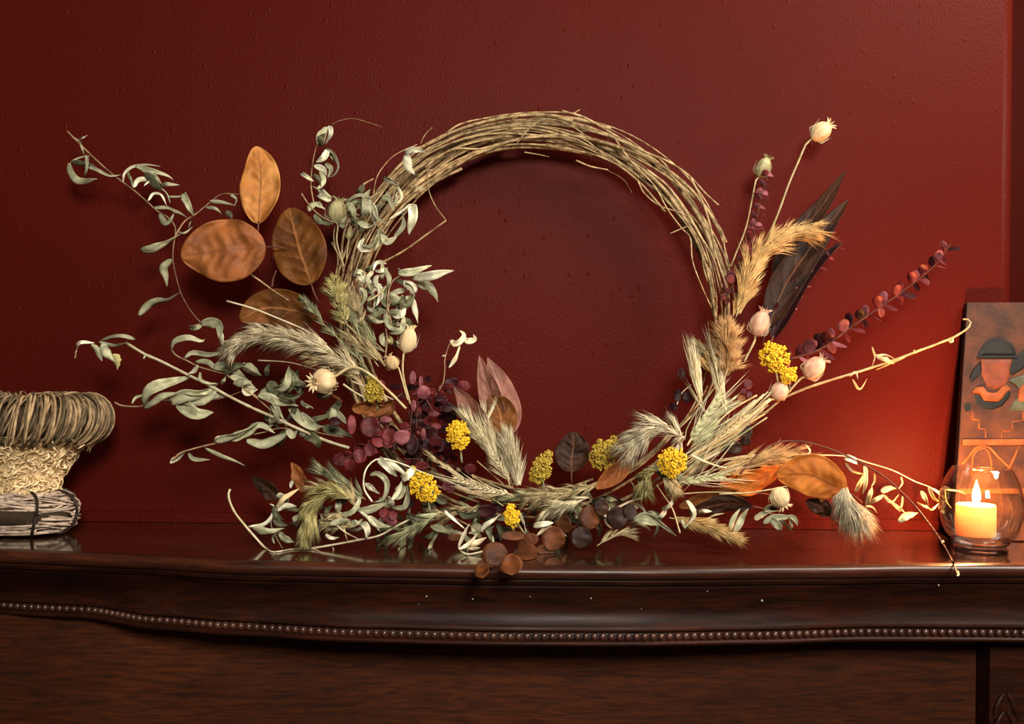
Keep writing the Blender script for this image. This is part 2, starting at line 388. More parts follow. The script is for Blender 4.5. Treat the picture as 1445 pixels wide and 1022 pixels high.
gro = [(None, 0, H - .0762), (1, -.006, H - .0762), (1, -.007, zb), (1, -.004, H - .0865), (1, .001, H - .0875), (1, .001, H - .090), (1, -.003, H - .0925), (None, 0, H - .0925)]
loft(gro, X0, X1, 90, M['friezewood'], 'bead_moulding', mantel)
def side(panelx0, panelx1, d, z_hi, nm, mt, lab=None):
    mb = MB(); mb.box((panelx0, -d, 0.002), (panelx1, -.001, z_hi)); return mb.build(nm, mt, mantel, lab, smooth=False)
xp = P(1393, 950, .16).x
side(X0, xp, .13, H - .0926, 'panel', M['panelwood'], 'broad flat brown wood panel under the beading')
side(xp + .0008, X1, .165, H - .0926, 'pilaster', M['friezewood'], 'dark carved pilaster under the right end of the shelf')
# leaf-point carving on the pilaster
mb = MB(); cx_ = P(1422, 1000, .17).x
for k in range(3):
    zz = P(1422, 978 + 26 * k, .17).z
    for sx in (-1, 1):
        mb.leaf([Vector((cx_ + .001 * sx, -.1655, zz)), Vector((cx_ + .010 * sx, -.167, zz - .016)), Vector((cx_ + .014 * sx, -.1655, zz - .034))], .007, 0, 0, 8, 1, thick=.003)
mb.build('carving', M['friezewood'], mantel)
# beads
bm_ = MB(); bm_.ell(Vector((0, 0, 0)), (Vector((.0040, 0, 0)), Vector((0, .0040, 0)), Vector((0, 0, .0042))), 10, 7)
b0 = bm_.build('bead', M['beadwood'], mantel, origin=Vector((0, 0, 0)))
xs = []; X = X0 + .01
while X < X1 - .004:
    xs.append(X); a = curve_at(bead, X); b = curve_at(bead, X + .001); sl = (b - a) / .001
    X += .00915 / math.sqrt(1 + sl * sl)
for k, X in enumerate(xs):
    o = b0 if k == 0 else b0.copy()
    if k: COL.objects.link(o); o.parent = mantel
    p = Vector((X, -(curve_at(bead, X) - .0035), zb)); WLOC[o] = p; o.location = p - WLOC[mantel]
M['metal'] = mat('worn_nail_metal', (210, 200, 190), (120, 110, 100), .3, 200)
M['metal'].node_tree.nodes['Principled BSDF'].inputs['Metallic'].default_value = .8
for px, py, r in ((1075, 847, .0017), (1324, 826, .0015), (834, 845, .0014), (748, 843, .0011), (602, 841, .0011), (667, 846, .0013), (591, 852, .0008), (905, 860, .0008), (998, 834, .0009)):
    X = P(px, py, .25).x
    # depth of the frieze surface at that row
    best = None
    for j in range(1, len(fr) - 2):
        for q in range(6):
            t = q / 6; A = fr[j]; B = fr[j + 1]; tt = A[0] + (B[0] - A[0]) * t; off = A[1] + (B[1] - A[1]) * t; z = A[2] + (B[2] - A[2]) * t
            d = curve_at(nose, X) * (1 - tt) + curve_at(bead, X) * tt + off
            e = abs((CAMZ - z) * F / (CAMD - d) - rowc(px, py))
            if best is None or e < best[0]: best = (e, d, z)
    _, d, z = best; mb = MB(); c = Vector((P(px, py, d).x, -d - .0012, z))
    mb.ell(c, (Vector((r, 0, 0)), Vector((0, r * .7, 0)), Vector((0, 0, r))), 10, 6)
    mb.tube([c, c + Vector((0, .005, 0))], r * .4, n=6); mb.build('nail', M['metal'], mantel)

# ------------------------------------------------------------------ wreath
wreath = empty('wreath', P(757, 770, .14) , 'vine ring wreath with dried leaves, grasses, pods and yellow flowers leaning on the red wall', 'wreath')
WLOC[wreath].z = SHELF; wreath.location = WLOC[wreath]
CLAMP[0] = True
CX, CY, RR = 757.0, 449.0, 263.0
def ringpt(th, ro, do):
    px = CX + (RR + ro) * math.cos(th); py = CY - (RR + 3 + ro) * math.sin(th)
    d = max(ring_d(py) + do, .004, shelf_d(px, py) + .004)
    return P(px, py, d)
for k in range(60):
    th0 = RND.uniform(0, 2 * PI); span = RND.uniform(.8, 2.6); ph = RND.uniform(0, 2 * PI); kk = RND.choice((-1, 1)) * RND.uniform(.5, 1.7)
    rho = RND.uniform(.35, 1.0) * 26; n = int(10 + span * 12); wob = RND.uniform(0, 100)
    if k < 30: th0 = RND.uniform(-.35, 2.2)
    pts = []
    for i in range(n):
        th = th0 + span * i / (n - 1)
        rr = rho * math.cos(ph + kk * (th - th0)) + 7 * noise.noise(Vector((th * 2.2, wob, 0)))
        dd = rho * math.sin(ph + kk * (th - th0)) * .00075 + .002 * noise.noise(Vector((th * 3, wob, 5)))
        pts.append(ringpt(th, rr, dd))
    mb = MB(); r = RND.choice((.0011, .0015, .0020, .0025, .0030))
    mb.tube(pts, r, r * RND.uniform(.4, .8), 6, .25, k)
    if RND.random() < .5:                       # a node where a side shoot was cut
        i = RND.randrange(2, n - 2); t = (pts[i + 1] - pts[i]).normalized()
        e = pts[i] + t * .010 + rv(.007); mb.tube([pts[i], (pts[i] + e) / 2 + rv(.001), e], r * .6, r * .35, 5)
    mb.build('vine', M['vine'], wreath)
VT = [('H', [(450, 215), (500, 155), (560, 118), (620, 120), (690, 150), (740, 185)], 9, .06), ('H', [(545, 145), (640, 170), (740, 205), (810, 260), (870, 305), (900, 310), (940, 330)], 9, .055),
      ('H', [(480, 195), (600, 190), (700, 200), (790, 250)], 7, .05), ('H', [(20, 240), (110, 205), (200, 140), (320, 110), (460, 90), (600, 85), (700, 90)], 9, .05),
      ('H', [(60, 320), (130, 265), (200, 240), (300, 240), (440, 205)], 10, .055), ('H', [(90, 365), (200, 295), (320, 250), (440, 205)], 6, .05),
      ('H', [(860, 190), (930, 290), (990, 350), (1040, 410), (1090, 500), (1150, 580), (1185, 620), (1195, 720), (1240, 840), (1275, 915)], 7, .055),
      ('H', [(1000, 330), (1090, 400), (1160, 500), (1220, 600), (1280, 700), (1320, 830)], 11, .055), ('H', [(1010, 260), (1100, 300), (1180, 355), (1250, 430), (1305, 480)], 9, .055),
      ('H', [(1180, 355), (1230, 450), (1270, 570), (1290, 680), (1340, 830)], 10, .06), ('H', [(960, 370), (990, 430), (1060, 485), (1160, 520), (1220, 590), (1260, 700), (1290, 870)], 7, .05),
      ('H', [(1290, 540), (1320, 600), (1335, 690), (1355, 740)], 7, .05), ('H', [(700, 290), (760, 315), (835, 330)], 8, .055), ('H', [(1100, 600), (1170, 570)], 6, .06),
      ('H', [(640, 80), (740, 110), (860, 180), (960, 235), (1060, 290), (1110, 350)], 11, .05), ('H', [(740, 160), (850, 190), (940, 230), (1015, 265)], 13, .055),
      ('H', [(480, 255), (540, 265), (585, 275)], 5, .05), ('H', [(690, 90), (715, 75)], 7, .05), ('H', [(40, 220), (60, 180), (90, 150)], 4, .05), ('H', [(1235, 670), (1240, 740), (1258, 805)], 8, .05),
      ('B', [(430, 390), (450, 345), (500, 315)], 12, .04), ('B', [(500, 390), (520, 300), (580, 220), (640, 180), (710, 150)], 5, .04), ('B', [(535, 720), (640, 665), (760, 580), (850, 515)], 11, .05),
      ('B', [(760, 260), (765, 360), (795, 440), (850, 515)], 6, .05), ('B', [(300, 52), (340, 35), (400, 25), (470, 42), (540, 65)], 3, .02),
      ('B', [(350, 740), (350, 640), (370, 540), (420, 460), (520, 380), (640, 260)], 12, .06), ('B', [(390, 760), (410, 660), (440, 560), (480, 470), (560, 360)], 11, .06), ('B', [(320, 780), (330, 700), (310, 600), (320, 520)], 9, .06),
      ('B', [(300, 620), (340, 700), (360, 780)], 9, .065), ('H', [(830, 330), (900, 370), (938, 428)], 2.5, .04), ('H', [(0, 400), (40, 405), (60, 412)], 9, .05)]
for cr, pts, wd, e in VT:
    pp = WP(cr, pts, e - .02); pp = resample(pp, 6 * len(pts)); mb = MB(); r = wd * SC(cr) * .5
    mb.tube(pp, r, r * .7, 7, .2, wd); mb.build('vine', M['vine'], wreath)

# ---- leafy stems with curled leaves
def leafy(crop, name, stem, sw, leaves, label=None, mt='sage', e=.03, stemmat='twig', sub='leaf', wave=.35, taper=.5):
    """stem: polyline in crop pixels; leaves: (points, width, [material])"""
    s = SC(crop); mb = MB()
    if not stem:                                # a short woody node the leaves spring from
        q = leaves[0][0]; stem = [q[0], ((q[0][0] * 2 + q[1][0]) / 3, (q[0][1] * 2 + q[1][1]) / 3)]
    pp = resample(WP(crop, stem, e), max(6, 4 * len(stem)))
    mb.tube(pp, sw * s * .5, sw * s * .5 * taper, 6, .25, len(stem))
    root = mb.build(name, M[stemmat], wreath, label)
    for L in leaves:
        pts, wd = L[0], L[1]; m = M[L[2]] if len(L) > 2 else M[mt]
        ee = e + RND.uniform(-.006, .012)
        p3 = WP(crop, pts, ee, bow=RND.uniform(-.012, .016))
        lb = MB(); tw = RND.uniform(-1, 1)
        w_ = wd * s * 1.12
        lb.leaf(p3, w_, tw * .7, tw * .7 + RND.uniform(-1.1, 1.1), 14, 2, fold=RND.uniform(.35, 1.1) * RND.choice((1, 1, -.6)), wave=wave * 1.5, prof='lance', thick=.00035, seed=RND.uniform(0, 90))
        lb.build(sub, m, root)
    return root
GL = 'grey-green dried leafy stem'
leafy('A', 'leafy_stem', [(15, 85), (60, 130), (130, 200), (230, 290), (330, 365), (400, 425), (450, 470), (500, 500), (535, 545), (535, 590), (525, 660), (530, 740), (555, 840), (570, 880), (610, 950), (670, 1020)], 9, [
    ([(75, 125), (95, 118), (115, 105)], 8), ([(45, 120), (60, 122), (80, 135)], 8), ([(70, 130), (85, 165), (100, 205)], 14), ([(110, 200), (108, 260), (98, 308)], 15), ([(30, 238), (75, 215), (125, 205)], 9),
    ([(25, 240), (35, 290), (75, 325), (162, 315)], 34), ([(60, 235), (150, 265), (220, 300), (275, 295)], 17), ([(35, 235), (80, 240), (150, 250)], 26, 'sagedark'),
    ([(285, 330), (290, 290), (330, 255), (400, 246), (465, 255)], 12, 'sagepale'), ([(345, 255), (420, 275), (500, 300), (528, 322)], 22), ([(310, 280), (330, 320), (330, 358)], 22), ([(335, 355), (355, 320), (405, 320), (385, 350)], 24, 'sagepale'),
    ([(390, 285), (430, 335), (475, 372)], 46, 'sagedark'), ([(360, 260), (430, 290), (470, 340)], 30), ([(465, 350), (500, 340), (558, 345)], 20), ([(470, 362), (495, 390), (512, 432)], 9),
    ([(405, 420), (430, 385), (470, 390), (495, 445)], 17, 'sagepale'), ([(435, 455), (500, 462), (592, 500)], 24), ([(455, 485), (490, 525), (530, 480)], 30), ([(500, 400), (560, 400), (590, 378)], 9), ([(578, 385), (600, 440), (625, 492)], 34),
    ([(600, 550), (612, 520), (622, 500)], 8), ([(370, 662), (430, 655), (500, 620), (562, 580)], 52), ([(520, 700), (478, 735), (488, 780), (497, 838)], 36), ([(362, 972), (425, 918), (500, 900), (558, 862)], 38)],
    'long grey-green leafy stem arching out at upper left')
leafy('A', 'leafy_stem', [(535, 590), (580, 520), (640, 480), (700, 430), (760, 388), (840, 390)], 9, [
    ([(700, 420), (760, 430), (828, 445)], 20), ([(800, 395), (828, 415), (820, 442)], 20, 'sagepale'), ([(680, 450), (730, 458), (762, 487)], 16), ([(780, 470), (800, 488), (808, 508)], 26, 'sagedark'), ([(545, 570), (580, 575), (620, 545)], 10)])
leafy('C', 'leafy_stem', [(300, 150), (390, 205), (460, 235), (590, 300), (700, 355), (800, 410), (900, 460), (1020, 512), (1120, 560), (1260, 620), (1372, 655)], 13, [
    ([(342, 133), (260, 122), (170, 142)], 24), ([(60, 165), (85, 148), (150, 150)], 16, 'sagepale'), ([(53, 224), (58, 185), (78, 155)], 11, 'straw'), ([(130, 160), (160, 190), (185, 238)], 28), ([(170, 148), (240, 165), (300, 150)], 18), ([(190, 150), (205, 200), (242, 240)], 42),
    ([(232, 205), (245, 240), (258, 280)], 50, 'olive'), ([(385, 228), (390, 215), (400, 208)], 8), ([(645, 258), (610, 288), (590, 305)], 28, 'sagepale')],
    'straight pale stem reaching out at far left', e=.06, stemmat='pale', taper=1.1)
leafy('C', 'leafy_stem', [(245, 435), (280, 452), (370, 455), (450, 432), (520, 425), (620, 430), (700, 425), (780, 410), (850, 385)], 9, [
    ([(328, 442), (350, 410), (405, 398)], 12), ([(390, 452), (420, 390), (480, 355), (620, 310)], 50), ([(385, 462), (470, 405), (560, 390)], 36), ([(515, 438), (580, 392), (660, 385), (742, 345)], 54), ([(570, 412), (640, 415), (700, 402), (738, 365)], 56),
    ([(560, 440), (640, 500), (722, 485)], 62), ([(655, 290), (660, 330), (700, 345), (740, 345)], 14), ([(440, 360), (500, 345), (560, 320)], 30, 'sagedark'), ([(700, 425), (750, 400), (800, 410)], 18)], e=.05)
leafy('C', 'leafy_stem', [(515, 180), (540, 210), (600, 240), (650, 265), (720, 285), (800, 310), (850, 360), (900, 385), (960, 440), (1005, 500)], 9, [
    ([(515, 180), (540, 140), (600, 125), (660, 142), (678, 130)], 28), ([(580, 222), (620, 195), (700, 205), (760, 195), (800, 170)], 22), ([(633, 240), (690, 240), (740, 275), (790, 262)], 24), ([(720, 270), (790, 270), (872, 312)], 46), ([(800, 312), (860, 342), (925, 372)], 46),
    ([(860, 250), (900, 282), (948, 308)], 34, 'sagepale'), ([(940, 392), (990, 410), (1032, 470)], 50), ([(758, 352), (768, 330), (778, 308)], 16), ([(610, 78), (640, 76), (668, 65)], 24), ([(660, 60), (700, 50), (750, 62), (745, 130)], 48), ([(742, 62), (750, 110), (770, 182)], 30),
    ([(760, 290), (820, 260), (880, 250)], 36, 'sagedark'), ([(1000, 440), (1030, 500), (990, 540)], 30), ([(980, 310), (975, 280), (990, 250)], 22, 'sagedark')], e=.05)
leafy('C', 'leafy_stem', [(520, 715), (560, 680), (620, 660), (700, 640), (800, 620), (870, 600), (960, 580), (1060, 560), (1200, 600)], 9, [
    ([(510, 728), (540, 700), (588, 668)], 25, 'sagepale'), ([(600, 680), (630, 710), (705, 712)], 18), ([(680, 655), (750, 690), (820, 718), (873, 742)], 17), ([(725, 620), (800, 595), (870, 565), (938, 532)], 44), ([(800, 612), (880, 600), (950, 555), (1015, 585)], 56),
    ([(880, 620), (960, 632), (1040, 600), (1080, 580)], 44), ([(725, 628), (735, 605), (770, 600)], 8, 'pale')], e=.05)
leafy('D', 'leafy_stem', [(0, 440), (60, 490), (130, 540), (200, 600), (240, 640), (290, 690)], 9, [
    ([(88, 390), (130, 420), (168, 446)], 34), ([(230, 505), (285, 480), (300, 395)], 34), ([(150, 540), (200, 555), (250, 575), (345, 590)], 40), ([(190, 540), (230, 580), (280, 665)], 22), ([(250, 528), (310, 545), (372, 520)], 32, 'sagedark'), ([(80, 495), (110, 525), (148, 510)], 44, 'sagepale'),
    ([(195, 480), (230, 510), (240, 545)], 54, 'sagedark'), ([(30, 480), (80, 470), (120, 470)], 40)], e=.055)
leafy('D', 'leafy_stem', [(300, 590), (330, 640), (380, 690), (450, 720), (560, 740)], 9, [
    ([(300, 590), (350, 660), (400, 702), (445, 705)], 38), ([(355, 572), (395, 590), (418, 602)], 30, 'sagepale'), ([(290, 700), (320, 748), (350, 690)], 36), ([(340, 600), (380, 655), (455, 645)], 36), ([(380, 730), (430, 755), (442, 792)], 44, 'sagedark'), ([(460, 690), (520, 720), (605, 742)], 44, 'sagedark'),
    ([(360, 620), (420, 690), (470, 690)], 34), ([(205, 640), (215, 680), (200, 700)], 20)], e=.05)
leafy('B', 'leafy_stem', [(215, 440), (200, 340), (210, 230), (228, 150)], 8, [
    ([(245, 158), (258, 110), (296, 62)], 42), ([(236, 150), (245, 120), (270, 95)], 34, 'sagedark'), ([(288, 60), (296, 95), (270, 150)], 22, 'sagepale'), ([(268, 168), (310, 188), (337, 250), (315, 298), (272, 312)], 15), ([(282, 180), (262, 212), (222, 235)], 30, 'sagepale'), ([(285, 190), (305, 212), (312, 242)], 17),
    ([(270, 240), (298, 270), (280, 310)], 22), ([(153, 290), (180, 308), (215, 328)], 20), ([(240, 270), (262, 322), (235, 362), (208, 350)], 24), ([(215, 250), (260, 272), (276, 300)], 28, 'sagepale'), ([(215, 290), (230, 310), (250, 350)], 22, 'sagedark'), ([(232, 365), (250, 390), (240, 430)], 14)],
    'short curled grey-green sprig standing upright left of the ring', e=.04)
leafy('B', 'leafy_stem', [(155, 385), (180, 425), (230, 480), (300, 520), (380, 520), (430, 500)], 8, [
    ([(250, 380), (270, 400), (298, 418)], 42, 'sagepale'), ([(190, 472), (222, 448), (268, 462)], 40), ([(215, 490), (260, 520), (310, 530)], 40, 'sagedark'), ([(375, 425), (420, 395), (480, 400), (500, 455)], 14), ([(370, 430), (400, 465), (410, 525)], 34), ([(470, 405), (460, 455), (448, 508)], 44), ([(480, 430), (505, 480), (512, 545)], 42, 'sagepale'),
    ([(500, 440), (520, 500), (582, 537)], 17), ([(430, 520), (470, 555), (522, 520)], 44), ([(440, 640), (500, 640), (532, 555)], 28), ([(452, 600), (440, 650), (495, 662)], 22, 'sagepale'), ([(350, 550), (362, 520), (372, 495)], 32), ([(400, 500), (430, 540), (430, 590)], 34, 'sagedark'), ([(520, 560), (548, 590), (545, 625)], 34)], e=.06)
leafy('B', 'leafy_stem', [(450, 700), (500, 610), (560, 520), (580, 440), (620, 330)], 8, [
    ([(540, 580), (565, 622), (615, 590)], 32), ([(600, 597), (645, 540), (640, 465)], 24), ([(575, 510), (640, 470), (680, 438), (708, 468)], 13, 'sagepale'), ([(682, 445), (692, 500), (672, 588)], 42, 'sagepale'), ([(652, 190), (700, 172), (755, 190)], 28, 'sagepale'), ([(658, 195), (668, 250), (700, 295)], 40, 'sagepale'),
    ([(552, 308), (590, 325), (625, 345)], 20), ([(565, 375), (600, 425), (612, 375)], 22), ([(605, 335), (635, 400), (605, 445)], 16), ([(695, 350), (720, 358), (752, 366)], 12, 'pale'), ([(540, 400), (580, 410), (600, 470)], 28), ([(510, 660), (530, 620), (520, 560)], 16)], e=.065)
leafy('B', 'leafy_stem', [(590, 1020), (570, 930), (575, 850), (600, 800), (660, 770), (720, 760)], 9, [
    ([(620, 768), (700, 765), (782, 732)], 36), ([(690, 795), (790, 775), (888, 755)], 40, 'sagepale'), ([(735, 800), (790, 850), (812, 908)], 38), ([(645, 815), (690, 825), (705, 862)], 44, 'sagepale'), ([(575, 862), (620, 892), (682, 872)], 34), ([(600, 965), (630, 975), (655, 940)], 38, 'sagepale'), ([(690, 890), (702, 940), (715, 1010)], 26, 'sagepale'),
    ([(562, 722), (520, 718), (498, 760)], 18, 'sagepale'), ([(500, 760), (478, 800), (492, 862)], 24), ([(560, 740), (578, 800), (560, 862)], 24), ([(720, 800), (740, 830), (780, 840)], 30), ([(620, 745), (640, 760), (660, 765)], 14), ([(640, 880), (660, 910), (700, 880)], 40, 'sagedark')],
    'grey-green stem with pointed curled leaves inside the ring at left', e=.075)
leafy('D', 'leafy_stem', [(760, 380), (770, 260), (760, 160), (800, 60)], 9, [
    ([(775, 55), (820, 85), (905, 60)], 38), ([(860, 0), (890, 18), (905, 62)], 34, 'sagepale'), ([(768, 130), (785, 205), (855, 222)], 32), ([(852, 158), (835, 228), (778, 242)], 22), ([(810, 160), (835, 140), (862, 120)], 42, 'sagepale'), ([(680, 150), (720, 182), (765, 182)], 22),
    ([(700, 40), (720, 90), (700, 140)], 22), ([(640, 20), (660, 60), (640, 120)], 20), ([(730, 0), (740, 60), (720, 110)], 24, 'sagepale'), ([(760, 20), (750, 90), (780, 120)], 26, 'sagedark')], e=.075)
# free curls filling the dense left cluster
def curls(n, cx, cy, rx, ry, wlo, whi, llo, lhi, mats, e0, e1, name='curled_leaf', prof='lance'):
    for i in range(n):
        while True:
            a, b = RND.uniform(-1, 1), RND.uniform(-1, 1)
            if a * a + b * b < 1: break
        x, y = cx + a * rx, cy + b * ry; an = RND.uniform(0, 2 * PI); cv = RND.uniform(-2.4, 2.4); L = RND.uniform(llo, lhi); e = RND.uniform(e0, e1); pts = []
        for k in range(5):
            pts.append((x, y, e + .008 * math.sin(k))); x += math.cos(an) * L / 4; y += math.sin(an) * L / 4; an += cv / 4
        mb = MB(); mb.leaf(WP('0', pts, e), RND.uniform(wlo, whi) * .00086, RND.uniform(-1, 1), RND.uniform(-1.3, 1.3), 12, 2, fold=RND.uniform(.2, .7), wave=.4, prof=prof, thick=.00035, seed=RND.uniform(0, 90))
        mb.build(name, M[RND.choice(mats)], wreath)
curls(26, 535, 410, 42, 34, 5, 9, 16, 34, ['sage', 'sagepale', 'sage', 'sagedark'], .03, .08)
curls(14, 505, 300, 40, 30, 5, 9, 14, 30, ['sage', 'sage', 'sagedark'], .03, .06)
curls(18, 550, 460, 34, 36, 5, 9, 14, 28, ['sage', 'sagedark', 'sagepale', 'olive'], .02, .06)
curls(22, 420, 570, 60, 40, 7, 13, 20, 44, ['sage', 'sagedark', 'sagedark'], .01, .045)

# ---- bottom left tangle
leafy('E', 'bare_stem', [(105, 385), (95, 430), (130, 520), (200, 610), (270, 690), (320, 742), (370, 765), (480, 748), (600, 740), (750, 715), (880, 690), (1000, 665), (1100, 610), (1200, 560)], 13, [
    ([(570, 738), (620, 752), (660, 772)], 9, 'pale'), ([(720, 735), (728, 748), (722, 762)], 6, 'pale'), ([(366, 765), (370, 775), (372, 784)], 6, 'pale')], 'long pale bare stem curving along the shelf at bottom left', stemmat='pale', e=.075, taper=.9)
leafy('E', 'leafy_stem', [(345, 475), (370, 500), (350, 580), (370, 650), (420, 742)], 9, [
    ([(380, 512), (440, 488), (505, 488)], 34, 'sagepale'), ([(385, 500), (440, 440), (520, 382)], 30, 'straw'), ([(383, 428), (430, 442), (455, 470)], 52), ([(215, 612), (300, 602), (350, 560), (372, 490), (345, 475)], 22, 'sagepale'), ([(240, 622), (330, 642), (432, 620)], 36), ([(370, 560), (400, 590), (455, 602)], 34, 'sagedark'),
    ([(372, 712), (365, 670), (405, 640)], 12), ([(400, 650), (440, 682), (495, 705)], 44), ([(470, 380), (480, 340), (490, 322)], 20, 'sagepale'), ([(385, 480), (400, 540), (430, 570)], 44, 'sagedark')], 'grey-green leafy stem at the lower left end of the wreath', e=.07, stemmat='sage')
leafy('E', 'leafy_stem', [(960, 462), (910, 380), (920, 270), (990, 205), (1100, 220), (1278, 290), (1400, 330), (1560, 400)], 12, [
    ([(1000, 200), (1050, 252), (1112, 312)], 38, 'sagepale'), ([(1040, 210), (1100, 258), (1182, 312)], 34, 'sagepale'), ([(945, 300), (1000, 290), (1052, 350), (1030, 440), (965, 467)], 30), ([(918, 350), (960, 368), (1005, 412)], 34, 'sagepale'), ([(1070, 452), (1110, 400), (1142, 328)], 30, 'sagepale'), ([(1075, 490), (1150, 492), (1172, 425), (1170, 358)], 32),
    ([(1098, 392), (1145, 368), (1132, 430), (1075, 452)], 26), ([(1050, 440), (1065, 465), (1085, 492)], 44, 'sagepale'), ([(868, 512), (950, 502), (1055, 470)], 42), ([(880, 520), (940, 570), (1008, 642)], 24, 'sagepale'), ([(895, 590), (918, 630), (928, 685)], 46, 'sagepale'), ([(830, 610), (880, 595), (905, 565)], 42), ([(930, 550), (990, 602), (1065, 612)], 42),
    ([(768, 542), (840, 522), (882, 450), (850, 430)], 27), ([(1140, 320), (1180, 300), (1215, 250)], 40, 'sagepale')], 'looping pale green stem beside the lower left yellow flower', e=.085, stemmat='sagepale')
leafy('E', 'leafy_stem', [(735, 590), (790, 640), (880, 687)], 9, [([(770, 545), (790, 620), (812, 702)], 12, 'straw'), ([(690, 560), (730, 540), (790, 545)], 12, 'pale'), ([(700, 600), (760, 580), (830, 570)], 30), ([(680, 660), (720, 680), (760, 675)], 22, 'sagepale')], e=.09, stemmat='pale')
leafy('G', 'leafy_stem', [(535, 668), (430, 690), (375, 662), (370, 640)], 12, [([(368, 645), (398, 585), (437, 505)], 18), ([(378, 662), (440, 622), (484, 565)], 22), ([(430, 625), (480, 625), (537, 590)], 34), ([(400, 642), (450, 655), (500, 652)], 22), ([(375, 655), (380, 620), (420, 560)], 10)], 'small cream forked leaf sprig lying on the shelf', mt='cream', e=.10, stemmat='cream', wave=.15)
leafy('G', 'leafy_stem', [(270, 430), (340, 470), (440, 520), (520, 560)], 9, [([(280, 430), (330, 482), (412, 542)], 26, 'sagepale'), ([(500, 550), (570, 500), (625, 450)], 36, 'sagepale'), ([(690, 490), (740, 525), (775, 572)], 40, 'olive'), ([(742, 440), (762, 500), (778, 562)], 20, 'sagepale'), ([(370, 440), (430, 450), (500, 430)], 40, 'sagedark'), ([(820, 520), (880, 510), (940, 500)], 30, 'sagepale'), ([(840, 580), (880, 550), (930, 520)], 24, 'pale'),
    ([(60, 440), (130, 470), (230, 480)], 34, 'sagedark'), ([(200, 520), (280, 560), (370, 560)], 34, 'sagedark'), ([(430, 560), (520, 540), (560, 500)], 20)], e=.08)
curls(30, 640, 745, 110, 16, 5, 10, 18, 40, ['sagedark', 'sage', 'sagedark', 'greenwheat'], .02, .06)
curls(26, 850, 725, 90, 22, 4, 8, 18, 40, ['sagedark', 'sagepale', 'greenwheat', 'sagedark'], .01, .05)
curls(46, 740, 722, 200, 22, 6, 12, 20, 44, ['sagedark', 'sagedark', 'darkleaf', 'sagedark', 'sage'], -.03, .03)
curls(12, 470, 735, 60, 22, 5, 9, 18, 34, ['sage', 'sagepale', 'sagedark'], .03, .07)

# ---- little cream sprig in the middle
leafy('F', 'leafy_stem', [(230, 420), (275, 350), (288, 270), (290, 190), (325, 85)], 9, [([(325, 85), (350, 110), (385, 90), (402, 55), (375, 25)], 32, 'cream'), ([(310, 252), (350, 185), (382, 108)], 22, 'cream'), ([(400, 70), (430, 90), (470, 80), (460, 50)], 34, 'cream'), ([(278, 185), (284, 180), (292, 186)], 14, 'cream'), ([(240, 400), (255, 370), (280, 350)], 8, 'mauve')],
    'thin dark stem with curled cream leaves inside the ring', e=.05, stemmat='twig')

# ---- right hand stems
leafy('I', 'bare_stem', [(300, 1060), (400, 1018), (500, 985), (600, 955), (720, 915), (800, 885), (880, 855), (940, 830), (985, 800), (996, 782), (985, 768), (968, 768)], 9, [([(640, 872), (648, 905), (640, 938)], 7), ([(640, 868), (650, 900), (690, 898), (728, 915)], 9), ([(655, 900), (690, 912), (720, 930)], 20), ([(655, 950), (700, 930), (760, 905)], 9), ([(570, 985), (595, 1020), (622, 982)], 8), ([(560, 975), (580, 960), (590, 985)], 8), ([(790, 880), (796, 890), (800, 880)], 8), ([(915, 845), (925, 850), (935, 835)], 8)],
    'bare straw-coloured stem reaching right with a hooked tip', mt='straw', e=.03, stemmat='straw', taper=.8)
leafy('L', 'bare_stem', [(-60, 260), (0, 190), (40, 150), (130, 95), (250, 85), (400, 120), (560, 190), (700, 270), (780, 340), (860, 420), (940, 520), (1010, 620), (1060, 710), (1085, 770), (1092, 795)], 9, [([(1010, 625), (1018, 612), (1022, 622)], 8, 'pale'), ([(1090, 800), (1098, 785), (1094, 770)], 10, 'pale')], 'long thin brown stem arching down over the shelf edge by the candle', stemmat='darktwig', e=.07, taper=.8)
leafy('L', 'leafy_stem', [(-200, 190), (0, 160), (150, 158), (300, 158), (500, 165), (620, 200), (750, 240), (870, 300), (950, 330), (1005, 375)], 9, [
    ([(498, 172), (530, 188), (562, 208)], 34, 'sagepale'), ([(500, 200), (540, 242), (602, 262)], 14), ([(600, 215), (604, 300), (590, 368)], 24), ([(552, 352), (572, 300), (602, 238)], 26), ([(652, 258), (652, 300), (634, 330)], 11), ([(608, 422), (628, 370), (642, 328)], 24), ([(618, 412), (660, 392), (702, 368)], 22), ([(688, 352), (730, 332), (772, 335)], 32),
    ([(700, 370), (740, 402), (782, 368)], 17), ([(794, 275), (802, 310), (778, 342)], 10), ([(700, 378), (760, 420), (822, 472)], 10), ([(802, 378), (796, 430), (785, 462)], 10), ([(780, 512), (820, 478), (882, 465)], 36, 'sage'), ([(900, 350), (918, 380), (942, 425)], 24), ([(876, 408), (910, 432), (962, 452)], 13), ([(940, 328), (968, 380), (1005, 412)], 18), ([(958, 338), (985, 352), (1012, 362)], 13),
    ([(1002, 412), (955, 452), (925, 420)], 13), ([(1020, 340), (1100, 350), (1140, 370)], 8), ([(1025, 340), (1030, 400), (1060, 440)], 8), ([(605, 430), (640, 440), (665, 465)], 14), ([(290, 105), (310, 135), (300, 150), (270, 150)], 10, 'pale'), ([(735, 400), (770, 440), (790, 460)], 9)],
    'pale stem with small curled straw leaves trailing toward the candle', mt='straw', e=-.022, stemmat='pale')
leafy('K', 'leafy_stem', [(450, 690), (430, 620), (400, 530), (340, 440), (300, 380)], 10, [([(155, 600), (240, 578), (330, 622), (428, 708)], 62), ([(490, 482), (525, 550), (512, 602), (472, 662)], 42, 'sagepale'), ([(465, 600), (475, 630), (485, 665)], 24), ([(170, 610), (230, 620), (330, 640)], 30)], 'pale green broad leaves at the foot of the wreath right of centre', e=.085, stemmat='straw')
